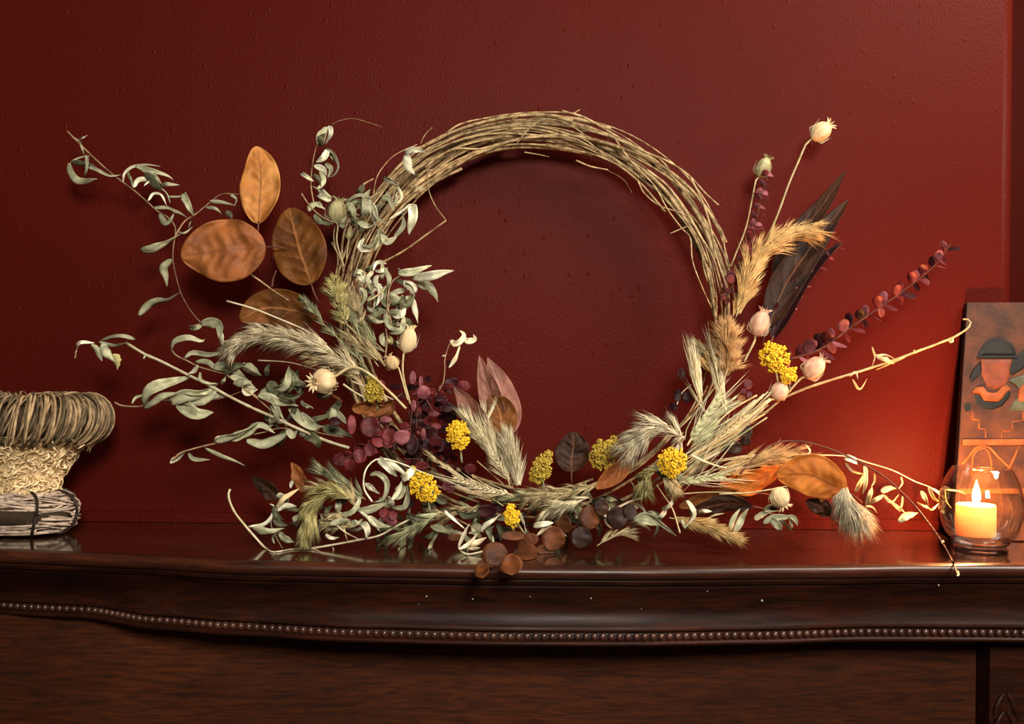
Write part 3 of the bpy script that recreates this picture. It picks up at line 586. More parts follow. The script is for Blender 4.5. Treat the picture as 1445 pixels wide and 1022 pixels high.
leafy('K', 'leafy_stem', [(790, 690), (800, 640), (830, 580), (880, 535)], 9, [([(772, 675), (798, 590), (832, 532)], 34), ([(800, 682), (840, 602), (885, 532)], 42), ([(565, 555), (610, 548), (655, 550)], 22, 'sagepale'), ([(620, 590), (650, 600), (685, 605)], 22, 'sagepale'), ([(630, 592), (680, 575), (735, 563)], 11, 'straw')], e=.06)
leafy('K', 'leafy_stem', [(1170, 590), (1080, 575), (1000, 560)], 9, [([(928, 602), (980, 560), (1082, 545)], 40), ([(982, 625), (1050, 592), (1185, 580)], 40), ([(1035, 600), (1072, 635), (1098, 668)], 44), ([(1088, 590), (1135, 640), (1168, 684)], 26, 'sagedark'), ([(1145, 575), (1180, 600), (1200, 642)], 26), ([(985, 560), (1030, 528), (1085, 532)], 46, 'sagedark'), ([(1150, 600), (1165, 640), (1160, 660)], 18)], 'small cluster of grey-green leaves on the shelf under the cream pod', e=.06)
for cr, pts, wd, mt_, e in [('K', [(520, 190), (600, 230), (700, 265), (745, 272)], 16, 'pale', .09), ('K', [(590, 232), (640, 205), (700, 172)], 16, 'cream', .08), ('K', [(50, 528), (120, 492), (200, 465)], 16, 'cream', .06), ('J', [(345, 485), (372, 420), (422, 376)], 7, 'cream', .05), ('J', [(335, 540), (333, 600)], 8, 'straw', .05),
        ('K', [(440, 440), (640, 428), (880, 432), (1020, 412)], 8, 'straw', .05), ('K', [(500, 300), (660, 240), (890, 205), (1120, 185), (1290, 192)], 9, 'straw', .045), ('J', [(830, 450), (700, 560), (560, 660), (410, 745)], 16, 'straw', .07), ('J', [(790, 500), (640, 640), (500, 720), (400, 790)], 14, 'straw', .075),
        ('J', [(760, 430), (640, 500), (520, 600), (420, 680)], 9, 'straw', .065), ('J', [(740, 470), (600, 590), (450, 700)], 10, 'straw', .06), ('J', [(520, 420), (440, 520), (360, 600)], 10, 'straw', .055), ('J', [(550, 380), (460, 500), (400, 600), (390, 660)], 8, 'greenwheat', .06), ('J', [(700, 520), (560, 640), (480, 760)], 9, 'straw', .08),
        ('D', [(0, 85), (130, 122), (280, 182), (392, 232), (480, 290)], 9, 'cream', .085), ('D', [(150, 370), (300, 380), (430, 415)], 7, 'pale', .06), ('D', [(560, 485), (610, 520), (660, 548)], 10, 'pale', .085), ('D', [(600, 470), (700, 510), (800, 560)], 10, 'pale', .08),
        ('A', [(890, 770), (950, 810), (1012, 856), (1080, 900)], 10, 'twig', .04), ('A', [(1000, 835), (1008, 790), (1022, 755)], 10, 'darktwig', .05), ('D', [(470, 520), (520, 545), (555, 572)], 18, 'roundbrown', .06),
        ('G', [(190, 90), (300, 180), (420, 260), (560, 350), (640, 400)], 8, 'straw', .07), ('G', [(480, 130), (560, 200), (640, 270)], 7, 'straw', .075), ('F', [(100, 470), (85, 560), (80, 640)], 8, 'darktwig', .06), ('F', [(165, 420), (200, 480), (225, 520)], 8, 'mauve', .06),
        ('B', [(400, 780), (440, 900), (480, 1010)], 14, 'darktwig', .06), ('B', [(480, 900), (540, 860), (560, 830)], 9, 'straw', .08), ('B', [(680, 860), (660, 940), (600, 1020)], 9, 'straw', .07), ('D', [(620, 200), (660, 300), (730, 400)], 9, 'greenwheat', .07), ('D', [(560, 180), (640, 260), (740, 380)], 8, 'straw', .065), ('D', [(660, 180), (700, 290), (750, 360)], 8, 'greenwheat', .06)]:
    mb = MB(); pp = resample(WP(cr, pts, e), 14); mb.tube(pp, wd * SC(cr) * .5, wd * SC(cr) * .3, 6, .25, wd); mb.build('bare_stem', M[mt_], wreath)
# bundle of fine straws on the lower right
for k in range(46):
    t = RND.random(); a = (RND.uniform(1010, 1090), 0); y0 = 560 + (1090 - a[0]) * .7 + RND.uniform(-16, 30); x1 = RND.uniform(930, 985); y1 = 640 + (985 - x1) * .6 + RND.uniform(-6, 44)
    pts = [(a[0], y0), ((a[0] + x1) / 2 + RND.uniform(-6, 6), (y0 + y1) / 2 + RND.uniform(-7, 7)), (x1, y1)]
    mb = MB(); r = RND.uniform(.0004, .0011); mb.tube(resample(WP('0', pts, RND.uniform(.03, .075)), 10), r, r * .5, 5); mb.build('straw', M[RND.choice(['straw', 'pale', 'greenwheat', 'gold'])], wreath)

# ---- big leaves
def big(crop, pts, width, mt, e, label, prof='oval', a0=.2, a1=-.2, fold=.12, wave=.25, veins=7, stem=True, arch=0.0, thick=.0005):
    mb = MB(); p3 = WP(crop, pts, e)
    mb.leaf(p3, width * SC(crop), a0, a1, 44, 14, fold, wave, prof, thick, veins, seed=len(label) * 1.37, arch=arch)
    o = mb.build('large_leaf', M[mt], wreath, label)
    if stem:
        t = (p3[0] - p3[1]).normalized(); s = MB(); s.tube(resample([p3[0] + (p3[1] - p3[0]) * .1, p3[0] + t * .012, p3[0] + t * .022 + Vector((.002, .006, -.003))], 6), .0011, .0009, 6); s.build('leaf_stalk', M['darktwig'], o)
    return o
big('A', [(936, 532), (945, 400), (948, 280), (925, 158)], 188, 'amber', .055, 'bright amber leaf standing upright at upper left', 'oval', .15, -.3, .15, .3, 7)
big('A', [(972, 645), (850, 655), (700, 665), (562, 688)], 300, 'copper', .06, 'large coppery leaf lying sideways at left', 'oval', -.15, .2, .1, .35, 7)
big('B', [(202, 822), (175, 740), (130, 600), (95, 455)], 268, 'ochre', .05, 'dull ochre leaf tilted beside the upright amber one', 'oval', .2, .1, .08, .15, 6)
big('D', [(430, 170), (320, 130), (180, 120), (62, 175)], 190, 'ochre', .03, 'ochre leaf half hidden behind the cream plume', 'oval', .2, .2, .1, .2, 6)
big('F', [(620, 650), (600, 520), (540, 340), (495, 180)], 150, 'rosybrown', .06, 'rosy brown pointed leaf standing inside the ring, left of a pair', 'acute', .5, .1, .3, .2, 6)
big('F', [(640, 665), (660, 560), (620, 380), (545, 190)], 190, 'rosybrown', .045, 'rosy brown pointed leaf standing inside the ring, right of a pair', 'acute', -.5, -.3, .3, .2, 6)
big('F', [(545, 640), (470, 540), (410, 450), (342, 362)], 138, 'rosybrown', .075, 'rosy brown leaf leaning left below the upright pair', 'acute', .3, .3, .35, .2, 6)
big('F', [(625, 665), (630, 590), (610, 500), (560, 420)], 190, 'ochre', .07, 'folded dull brown leaf at the foot of the rosy pair', 'oval', -.2, .1, .2, .2, 5)
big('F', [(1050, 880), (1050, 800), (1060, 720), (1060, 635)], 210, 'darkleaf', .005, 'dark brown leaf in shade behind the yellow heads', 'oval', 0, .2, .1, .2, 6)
big('G', [(1440, 55), (1380, 120), (1290, 220), (1195, 300)], 105, 'copper', .085, 'rolled coppery leaf lying across the lower ring', 'obov', .4, -.3, .9, .2, 6)
big('E', [(400, 445), (350, 400), (290, 350), (236, 300)], 110, 'darkleaf', .02, 'dark brown pointed leaf at lower left', 'acute', .2, .4, .2, .2, 5)
big('E', [(585, 400), (550, 350), (510, 280), (474, 225)], 115, 'copper', .05, 'brown twisted leaf beside the dark one at lower left', 'acute', .9, .2, .4, .3, 5)
big('D', [(800, 560), (740, 600), (680, 590), (600, 600)], 100, 'copper', .06, 'brown leaf under the small yellow flower', 'oval', .7, .5, .5, .5, 5)
big('L', [(498, 352), (420, 310), (300, 260), (132, 262)], 215, 'orange', .05, 'glowing orange leaf lying near the candle', 'oval', .35, .1, .08, .25, 7)
big('J', [(880, 790), (790, 850), (700, 880), (560, 890)], 150, 'orange', .03, 'orange leaf under the bristly ear at right', 'oval', .5, .4, .1, .3, 6)
big('K', [(910, 520), (800, 500), (680, 510), (500, 560)], 120, 'darkleaf', .03, 'brown leaf low on the right by the shelf', 'oval', .5, .3, .1, .3, 6)
big('K', [(900, 440), (780, 450), (640, 470), (440, 520)], 120, 'ochre', .02, 'dull leaf under the lower right stems', 'oval', .6, .3, .1, .3, 6)
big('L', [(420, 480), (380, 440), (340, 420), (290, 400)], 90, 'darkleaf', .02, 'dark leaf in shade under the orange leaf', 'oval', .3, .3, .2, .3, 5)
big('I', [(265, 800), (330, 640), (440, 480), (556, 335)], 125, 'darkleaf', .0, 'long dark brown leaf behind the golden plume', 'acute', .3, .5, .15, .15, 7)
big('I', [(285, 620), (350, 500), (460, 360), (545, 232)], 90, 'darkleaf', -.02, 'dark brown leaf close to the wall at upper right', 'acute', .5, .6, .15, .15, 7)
big('I', [(280, 840), (330, 720), (400, 610), (530, 490)], 90, 'burgdark', .0, 'narrow dark red leaf behind the golden plume', 'acute', .5, .9, .2, .15, 6)

# ---- round leaves
def disc(cr, x, y, rx, ry, mt, e, an=None, parent=None, name='round_leaf'):
    an = RND.uniform(0, PI) if an is None else an
    s = SC(cr); L = max(rx, ry); Wd = min(rx, ry)
    if ry > rx: an = PI / 2
    elif rx > ry * 1.15: an = 0 if an is None else an * .0
    dx, dy = math.cos(an) * L, math.sin(an) * L; t = RND.uniform(-.004, .004)
    p = [W(cr, x - dx, y - dy, e + t), W(cr, x, y, e + .001), W(cr, x + dx, y + dy, e - t)]
    mb = MB(); mb.leaf(p, 2 * Wd * s, RND.uniform(-.5, .5), RND.uniform(-.5, .5), 12, 3, fold=RND.uniform(-.2, .3), wave=.2, prof='round', thick=.0004, seed=RND.uniform(0, 50))
    return mb.build(name, M[mt], parent or wreath)
def sprig(cr, stem, sw, n, size, mt, e, label, aspect=.7, mats=None, stemmat='darktwig', off=1.0):
    s = SC(cr); pp = resample(WP(cr, stem, e), 30); mb = MB(); mb.tube(pp, sw * s * .5, sw * s * .25, 6)
    root = mb.build('eucalyptus_sprig', M[stemmat], wreath, label)
    for i in range(n):
        u = (i + .5) / n; c = pp[min(29, int(u * 29))]; t = (pp[min(29, int(u * 29) + 1)] - pp[max(0, int(u * 29) - 1)]).normalized()
        for sd in (-1, 1):
            ax = (t.cross(Vector((0, 1, 0))).normalized() * math.cos(((i % 2) - .5) * 1.3) + Vector((0, 1, 0)) * math.sin(((i % 2) - .5) * 1.3)) * sd
            dr = (ax + t * RND.uniform(.15, .5)).normalized(); sz = size * s * (1 - .35 * u) * RND.uniform(.85, 1.15) * (min(1, .6 + u * 3))
            a = c + dr * .0008; b = c + dr * sz * off
            # leaf blade faces along the stem
            lb = MB(); q = t.cross(dr).normalized()
            tl_ = RND.uniform(.55, 1.2); up = (q * math.cos(tl_) + t * math.sin(tl_))
            blade(lb, a, b, up, sz * aspect, RND.uniform(-.1, .35))
            lb.build('round_leaf', M[RND.choice(mats)] if mats else M[mt], root)
    return root
def blade(mb, a, b, side, width, cup):
    n = 8; nv = 2; nr = (b - a).cross(side).normalized(); top = []; bot = []; n2 = 5; fs = []
    for i in range(n + 1):
        u = i / n; wd = math.sqrt(max(.002, 1 - (2 * u - 1) ** 2)) * width * .5
        for j in range(n2):
            v = (j - 2) / 2; p = a.lerp(b, u) + side * v * wd + nr * (cup * (v * v) * wd + cup * width * .25 * math.sin(PI * u))
            top.append(p + nr * .00018); bot.append(p - nr * .00018)
    m = len(top)
    for i in range(n):
        for j in range(n2 - 1):
            q = i * n2 + j; fs.append((q, q + 1, q + n2 + 1, q + n2)); fs.append((m + q, m + q + n2, m + q + n2 + 1, m + q + 1))
        q = i * n2; fs.append((q, q + n2, m + q + n2, m + q)); q += n2 - 1; fs.append((q, m + q, m + q + n2, q + n2))
    mb.add(top + bot, fs)
sprig('I', [(110, 700), (150, 620), (190, 530), (220, 430), (240, 330), (268, 235)], 7, 17, 46, 'mauve', .03, 'mauve round-leaved sprig standing upright at upper right', .8, ['mauve', 'mauve', 'burgundy'])
sprig('I', [(330, 915), (420, 890), (480, 860), (560, 800), (640, 745), (720, 690), (800, 630), (870, 570), (925, 495)], 8, 20, 66, 'mauve', .02, 'long burgundy and mauve round-leaved sprig reaching right', .75, ['mauve', 'burgundy', 'burgundy', 'mauve', 'burgdark'])
sprig('I', [(280, 740), (350, 710), (400, 640), (470, 560), (535, 490)], 5, 8, 40, 'mauve', .0, 'thin mauve sprig behind the golden plume', .4, ['mauve', 'burgundy'])
sprig('D', [(880, 700), (800, 730), (700, 780), (600, 830), (530, 850)], 8, 9, 62, 'burgundy', .075, 'burgundy round-leaved sprig pointing left below the cream pod', .95, ['burgundy', 'burgundy', 'burgundy'])
sprig('F', [(120, 620), (120, 520), (130, 420), (150, 300)], 6, 7, 52, 'burgundy', .05, 'burgundy sprig rising inside the ring at left', .7, ['burgundy', 'burgdark', 'mauve'])
sprig('F', [(60, 660), (140, 580), (220, 520), (280, 440), (320, 360)], 6, 7, 46, 'burgdark', .035, 'dark burgundy sprig beside the thin cream-leaved stem', .7, ['burgundy', 'burgdark'])
sprig('F', [(40, 800), (140, 800), (260, 820), (420, 860)], 6, 8, 60, 'burgdark', .05, 'dark burgundy sprig behind the wheat ear', .85, ['burgundy', 'burgdark'])
for x, y, rx, ry, mt_ in [(690, 690, 46, 52, 'burgundy'), (600, 680, 20, 48, 'burgundy'), (765, 655, 30, 14, 'mauve'), (520, 665, 30, 22, 'burgdark'), (840, 740, 40, 34, 'mauve'), (780, 740, 34, 44, 'burgundy'), (730, 750, 36, 40, 'burgundy'), (690, 800, 30, 34, 'burgundy'), (640, 830, 32, 36, 'burgundy'), (590, 870, 26, 30, 'burgundy'), (540, 850, 34, 30, 'burgundy')]: disc('D', x, y, rx, ry, mt_, .08)
for x, y, rx, ry, mt_ in [(160, 400, 42, 40, 'mauve'), (95, 312, 20, 42, 'mauve'), (145, 335, 12, 34, 'mauve'), (100, 480, 16, 36, 'mauve'), (222, 530, 34, 16, 'mauve'), (25, 680, 46, 42, 'burgundy'), (90, 720, 38, 60, 'burgdark'), (235, 695, 42, 32, 'burgundy'), (160, 655, 14, 40, 'mauve'), (440, 860, 36, 30, 'burgundy'), (150, 840, 42, 26, 'burgundy'), (300, 960, 26, 30, 'mauve'), (190, 318, 18, 22, 'burgdark'), (260, 400, 24, 12, 'burgundy'), (250, 440, 30, 16, 'burgdark'), (310, 360, 34, 16, 'burgundy'), (90, 370, 30, 20, 'burgdark')]: disc('F', x, y, rx, ry, mt_, .065)
for k in range(64):
    a, b = RND.gauss(0, .5), RND.gauss(0, .5); r = RND.uniform(6, 11)
    disc('0', 608 + a * 62, 606 + b * 72, r, r * RND.uniform(.55, 1), RND.choice(['burgdark', 'burgdark', 'burgundy']), RND.uniform(.0, .05), name='round_leaf')
for x, y, rx, ry, mt_ in [(715, 375, 22, 26, 'mauve'), (680, 452, 20, 24, 'copper'), (630, 480, 18, 24, 'mauve'), (690, 410, 16, 14, 'mauve'), (720, 430, 14, 20, 'mauve'), (560, 500, 16, 26, 'burgdark'), (370, 320, 24, 30, 'burgdark'), (350, 430, 20, 34, 'burgdark'), (400, 440, 26, 30, 'burgdark'), (330, 490, 24, 20, 'burgdark')]: disc('J', x, y, rx, ry, mt_, .05)
for x, y, rx, ry, mt_ in [(515, 775, 42, 58, 'roundbrown'), (590, 688, 66, 74, 'roundbrown'), (690, 750, 60, 66, 'roundbrown'), (770, 655, 66, 70, 'roundbrown'), (805, 600, 46, 34, 'roundbrown'), (940, 595, 66, 76, 'roundbrown'), (1000, 512, 54, 48, 'roundbrown'), (1160, 470, 60, 72, 'roundbrown'), (1105, 590, 62, 66, 'rounddark'), (890, 668, 60, 34, 'roundbrown'), (1230, 410, 44, 52, 'rounddark'), (1320, 470, 60, 70, 'rounddark'), (1400, 440, 40, 50, 'rounddark'), (350, 590, 50, 22, 'roundbrown'), (700, 580, 80, 26, 'darkleaf')]: disc('G', x, y, rx, ry, 'roundbrown' if mt_ == 'darkleaf' else mt_, .19 if y > 670 and x < 700 else .085)
for x, y, rx, ry in [(700, 620, 34, 42), (640, 700, 46, 34), (570, 690, 30, 40), (700, 665, 30, 24)]: disc('J', x, y, rx, ry, 'rounddark', .055)
sprig('G', [(560, 770), (660, 730), (760, 670), (880, 640), (960, 560), (1080, 520), (1200, 460), (1340, 440)], 9, 4, 60, 'roundbrown', .07, 'brown round-leaved sprig hanging over the shelf edge', .9, ['roundbrown', 'rounddark'])
disc('E', 1055, 550, 50, 34, 'burgundy', .09); disc('E', 1075, 580, 34, 26, 'mauve', .092); disc('E', 1030, 530, 30, 26, 'burgundy', .092); disc('E', 1085, 545, 26, 30, 'burgundy', .094)
disc('G', 540, 430, 60, 40, 'burgdark', .06); disc('G', 600, 400, 40, 40, 'burgdark', .055); disc('G', 320, 290, 30, 34, 'mauve', .06); disc('G', 440, 180, 36, 34, 'burgundy', .06)

# ---- bristly grass plumes
def plume(cr, rachis, width, n, hl, mt, e, label, stemw=6, ang=.55, gravity=.25, hr=.00032, taper=.55, tail=None, stemmat='straw', dep=1.0):
    """rachis runs from the base to the tip (crop pixels); bristles lean toward the tip"""
    s = SC(cr); pts = WP(cr, rachis, e); pp = resample(pts, 40)
    mb = MB(); mb.tube(pp, stemw * s * .5, stemw * s * .2, 6)
    root = mb.build('grass_plume', M[stemmat], wreath, label)
    hb = MB()
    n = int(n * .6); width *= 1.3; hl *= 1.4; ang *= 1.15
    for i in range(n):
        if i % 12 == 0: cu = RND.random() ** .9; crad = rv(); csp = RND.uniform(.45, 1.25); cL = RND.uniform(.7, 1.2)
        u = min(1, max(0, cu + RND.gauss(0, .012))); k = u * 38; i0 = int(k); c = pp[i0].lerp(pp[i0 + 1], k - i0); t = (pp[min(39, i0 + 2)] - pp[max(0, i0 - 1)]).normalized()
        prof = (math.sin(PI * min(1, .12 + u * .86))) ** taper
        rad = (crad + rv(.28)); rad = (rad - t * rad.dot(t)).normalized(); rad.y *= dep
        L = hl * s * RND.uniform(.75, 1.05) * cL * (.6 + .4 * prof); sp = ang * csp * RND.uniform(.85, 1.1)
        c = c + rad * (width * s * .5 * prof * RND.uniform(.1, .3))
        d = (t * math.cos(sp) + rad * math.sin(sp)).normalized()
        p1 = c + d * L * .5 + rv(L * .03); p2 = c + d * L + Vector((0, 0, -1)) * gravity * L * RND.uniform(.2, 1) + rv(L * .08)
        if p2.y > -.003: p2.y = -.003
        if p2.z < SHELF + .001 and p2.y > -.26: p2.z = SHELF + .001
        if p1.z < SHELF + .001 and p1.y > -.26: p1.z = SHELF + .001
        hb.hair(c, p1, p2, hr * 1.8 * RND.uniform(.6, 1.3))
    hb.build('bristles', M[mt], root, kind='stuff')
    return root
plume('D', [(640, 430), (560, 370), (450, 310), (300, 265), (160, 255), (60, 290), (30, 330)], 95, 2200, 105, 'cream', .08, 'large cream feathery plume drooping left', ang=.42, gravity=.25)
plume('D', [(640, 480), (560, 400), (470, 370), (380, 340)], 60, 600, 80, 'straw', .07, 'short straw plume under the large cream one', ang=.4)
plume('D', [(700, 450), (640, 370), (560, 290), (480, 210), (420, 140), (355, 60)], 42, 700, 46, 'greenwheat', .075, 'narrow green foxtail lying above the cream plume', ang=.5, gravity=0, hr=.0004)
plume('B', [(370, 1010), (340, 940), (320, 860), (300, 790)], 110, 1300, 52, 'olive', .08, 'fluffy olive plume under the ochre leaf', ang=.7, gravity=.2)
plume('B', [(450, 1020), (420, 940), (380, 880)], 90, 600, 60, 'straw', .07, 'short fluffy straw plume beside the olive one', ang=.7, gravity=.1)
plume('D', [(760, 330), (680, 250), (600, 160), (540, 90)], 80, 600, 70, 'greenwheat', .065, 'greenish tuft at the left of the ring', ang=.5, gravity=.1)
plume('D', [(760, 400), (700, 340), (640, 300), (590, 250)], 70, 500, 90, 'straw', .075, 'straw bristles fanning behind the cream plume', ang=.35, gravity=.1)
plume('F', [(680, 930), (620, 850), (560, 740), (480, 640), (400, 530)], 110, 1100, 110, 'pale', .085, 'pale feathery ear rising left beside the yellow head', ang=.4, gravity=-.05, hr=.00036)
plume('F', [(700, 960), (620, 780), (540, 640), (540, 540)], 100, 700, 120, 'pale', .075, 'pale feathery ear between the rosy leaves', ang=.35, gravity=-.05)
plume('F', [(730, 960), (715, 880), (690, 780), (665, 690)], 110, 1000, 110, 'pale', .088, 'pale feathery ear rising upright at centre', ang=.35, gravity=-.05, hr=.00036)
plume('G', [(1180, 280), (1080, 310), (960, 330), (800, 345)], 90, 900, 110, 'straw', .075, 'straw plume lying along the lower ring', ang=.4, gravity=.4)
plume('G', [(1150, 350), (1040, 390), (950, 400), (880, 440)], 70, 500, 100, 'pale', .085, 'pale plume lying in front of the lower ring', ang=.35, gravity=.35)
plume('G', [(260, 440), (180, 480), (90, 540), (0, 590)], 70, 600, 100, 'greenwheat', .085, 'pale green ear lying left on the shelf', ang=.3, gravity=.15)
plume('E', [(820, 440), (740, 400), (660, 420), (600, 480), (575, 580), (560, 690)], 130, 2000, 95, 'olive', .09, 'yellow-green tuft hanging down at lower left', ang=.42, gravity=.5)
plume('E', [(920, 450), (860, 400), (760, 340), (640, 270)], 90, 800, 100, 'greenwheat', .07, 'green-straw ear pointing left above the hanging tuft', ang=.35, gravity=0)
plume('E', [(900, 520), (840, 440), (760, 400), (620, 370)], 80, 600, 100, 'straw', .075, 'straw ear beside the hanging tuft', ang=.35, gravity=.1)
plume('E', [(860, 620), (800, 590), (740, 580), (690, 590)], 90, 500, 80, 'straw', .08, 'short straw ear low at left', ang=.5, gravity=.2)
plume('J', [(370, 640), (310, 600), (230, 600), (150, 660), (90, 710)], 110, 1500, 110, 'cream', .09, 'bright cream plume drooping left over the coppery leaf', ang=.5, gravity=.25)
plume('J', [(390, 640), (370, 660), (340, 700), (310, 740)], 60, 500, 60, 'cream', .095, 'small cream tuft above the bright yellow head', ang=.5, gravity=.3)
plume('J', [(600, 330), (610, 240), (610, 160), (600, 70)], 150, 1900, 80, 'tan', .07, 'fluffy tan plume at the right of the ring', ang=.85, gravity=0)
plume('J', [(590, 300), (540, 240), (490, 200), (440, 165)], 60, 500, 60, 'straw', .06, 'thin wisp left of the fluffy tan plume', ang=.4, gravity=.05)
plume('J', [(560, 380), (540, 330), (510, 280), (500, 230)], 70, 350, 90, 'gold', .06, 'golden wisp under the fluffy tan plume', ang=.4, gravity=.0)
plume('I', [(150, 760), (180, 660), (220, 560), (290, 490), (380, 455), (430, 450)], 95, 1900, 92, 'gold', .05, 'large golden plume sweeping up and right', ang=.4, gravity=.22, dep=.7)
plume('K', [(380, 590), (470, 610), (600, 640), (720, 690), (830, 735)], 90, 1300, 85, 'gold', .08, 'brownish plume lying flat on the shelf', ang=.35, gravity=.0)
plume('K', [(300, 290), (250, 310), (225, 370), (230, 430)], 120, 900, 70, 'olive', .085, 'straw tuft hanging under the bright yellow head', ang=.55, gravity=.6)
plume('K', [(350, 330), (370, 350), (400, 390), (415, 420)], 90, 600, 60, 'straw', .088, 'smaller straw tuft hanging beside the first', ang=.55, gravity=.5)
plume('L', [(500, 330), (500, 390), (530, 450), (570, 510)], 150, 1300, 105, 'cream', .075, 'white feathery tuft hanging at the tip of the orange leaf', ang=.5, gravity=.45)
plume('K', [(600, 340), (760, 290), (900, 240), (1100, 210), (1240, 215)], 110, 1000, 150, 'gold', .04, 'thin brown plume lying behind the orange leaf', ang=.25, gravity=.05)
plume('J', [(650, 820), (760, 780), (850, 750), (950, 740)], 100, 500, 110, 'tan', .04, 'tan bristles spreading right', ang=.3, gravity=.05)
plume('J', [(420, 700), (470, 640), (520, 560), (600, 480)], 70, 500, 100, 'greenwheat', .06, 'greenish ear slanting up in the lower right cluster', ang=.3, gravity=0)
plume('J', [(400, 830), (470, 760), (560, 680), (640, 600)], 90, 600, 110, 'straw', .06, 'straw ear slanting up in the lower right cluster', ang=.25, gravity=0)
plume('J', [(200, 800), (260, 820), (320, 860)], 80, 400, 90, 'greenwheat', .06, 'short green ear low in the lower right cluster', ang=.5, gravity=.2)
plume('G', [(1200, 640), (1260, 600), (1330, 570), (1400, 570)], 50, 300, 70, 'straw', .08, 'thin straw ear flat on the shelf at centre', ang=.3, gravity=0)
plume('F', [(380, 900), (300, 850), (230, 800), (180, 770)], 30, 200, 70, 'straw', .07, 'fine straw ear above the wheat', ang=.25, gravity=0)

plume('G', [(900, 300), (820, 330), (740, 340), (640, 350)], 60, 500, 90, 'greenwheat', .07, 'green-straw ear lying left along the lower ring', ang=.35, gravity=.1)
plume('G', [(760, 420), (860, 400), (960, 380), (1080, 400)], 60, 500, 90, 'greenwheat', .05, 'green-straw ear lying right under the lower ring', ang=.4, gravity=.1)
plume('G', [(480, 400), (400, 430), (300, 450), (200, 440)], 60, 500, 90, 'straw', .05, 'straw ear low under the wheat ear', ang=.4, gravity=.1)
plume('J', [(520, 560), (480, 480), (460, 400), (440, 300)], 60, 160, 190, 'pale', .065, 'sparse long bristles rising at lower right', ang=.15, gravity=-.03)
plume('J', [(600, 520), (580, 440), (570, 360), (560, 290)], 70, 160, 190, 'pale', .07, 'sparse long bristles beside the upright wheat', ang=.15, gravity=-.03)
# ---- wheat ears
def wheat(cr, ax, e, label, mt='pale', n=24, gw=11, awn=150, spread=.25):
    s = SC(cr); pp = resample(WP(cr, ax, e), 30); mb = MB(); mb.tube(pp, 5 * s, 3 * s, 6); root = mb.build('wheat_ear', M['straw'], wreath, label)
    gb = MB(); hb = MB()
    for i in range(n):
        u = .15 + .82 * i / n; c = pp[int(u * 29)]; t = (pp[min(29, int(u * 29) + 1)] - pp[max(0, int(u * 29) - 1)]).normalized()
        sd = t.cross(Vector((0, 1, 0))).normalized(); k = (-1, 1)[i % 2]; fr_ = -Vector((0, 1, 0)) * ((-.3, .5, .9)[i % 3])
        rad = (sd * k + fr_).normalized(); dr = (t + rad * .55).normalized(); c = c + rad * gw * s * .8
        X = dr.cross(Vector((.1, 1, .2))).normalized(); Y = dr.cross(X)
        gb.ell(c, (X * gw * s * .62, Y * gw * s * .5, dr * gw * s * 1.5), 8, 6)
        d = (t + rad * spread * RND.uniform(.5, 1.5)).normalized(); L = awn * s * RND.uniform(.7, 1.1)
        q = c + dr * gw * s * 1.3; hb.hair(q, q + d * L * .5 + rv(L * .02), q + d * L + rv(L * .07), .0004)
    gb.build('grains', M[mt], root, kind='stuff'); hb.build('awns', M['pale'], root, kind='stuff')
wheat('G', [(700, 345), (660, 325), (560, 305), (440, 265), (330, 215)], .09, 'wheat ear with plump pale grains pointing left at centre', awn=190)
wheat('J', [(400, 690), (430, 640), (480, 560), (530, 500), (585, 405)], .08, 'greenish wheat ear with long awns pointing up', 'greenwheat', 26, 13, 190)
wheat('J', [(360, 880), (450, 865), (540, 850), (620, 838)], .075, 'greenish wheat ear with awns pointing right', 'greenwheat', 20, 12, 200)
wheat('F', [(680, 960), (650, 880), (600, 800), (530, 690), (480, 600)], .09, 'pale wheat ear leaning left beside the yellow head', awn=140)
wheat('J', [(500, 720), (560, 660), (640, 590), (720, 530)], .07, 'slender straw ear behind the upright wheat', 'straw', 18, 9, 150)

# ---- yarrow heads
def yarrow(cr, x, y, rx, ry, mt, e, label, rot=0.0, stem=None, fr=8.5):
    s = SC(cr); base = stem or (x + rx * .3, y + ry * 1.6); c0 = W(cr, x, y, e)
    mb = MB(); b = W(cr, base[0], base[1], e - .02); mb.tube(resample([b, (b + c0) / 2 + Vector((0, .003, 0)), c0 + Vector((0, .008, 0))], 8), .0013, .0009, 6)
    fl = MB(); cl = []
    nc = max(8, int(rx * ry / 230)); tries = 0
    while len(cl) < nc and tries < 400:
        tries += 1; a, b_ = RND.uniform(-1, 1), RND.uniform(-1, 1)
        if a * a + b_ * b_ > 1: continue
        if all((a - q[0]) ** 2 + (b_ - q[1]) ** 2 > .085 for q in cl): cl.append((a, b_))
    for a, b_ in cl:
        X = a * rx * .8; Y = b_ * ry * .8; X, Y = X * math.cos(rot) - Y * math.sin(rot), X * math.sin(rot) + Y * math.cos(rot)
        dz = .010 * (1 - a * a - b_ * b_) * (rx + ry) / 160; q = W(cr, x + X, y + Y, e + dz)
        mb.tube(resample([c0 + Vector((0, .008, 0)), (q + c0) / 2 + Vector((0, .004, 0)), q + Vector((0, .002, 0))], 6), .0006, .0005, 5)
        for k in range(20):
            v = rv(); v.y = -abs(v.y) * .8 if RND.random() < .8 else v.y; rr = fr * s * RND.uniform(.55, .8)
            p = q + v * (fr * s * RND.uniform(1.2, 2.2)); st = RND.uniform(.85, 1.15)
            fl.ell(p, (Vector((rr, 0, 0)), Vector((0, rr * st, 0)), Vector((0, 0, rr))), 6, 4)
    root = mb.build('yarrow_flower', M['greenwheat'], wreath, label); fl.build('florets', M[mt], root, kind='stuff')
yarrow('F', 370, 655, 72, 105, 'yarrow', .10, 'bright yellow flower head left of centre')
yarrow('G', 165, 290, 115, 90, 'yarrow', .10, 'yellow flower head at lower left', .6)
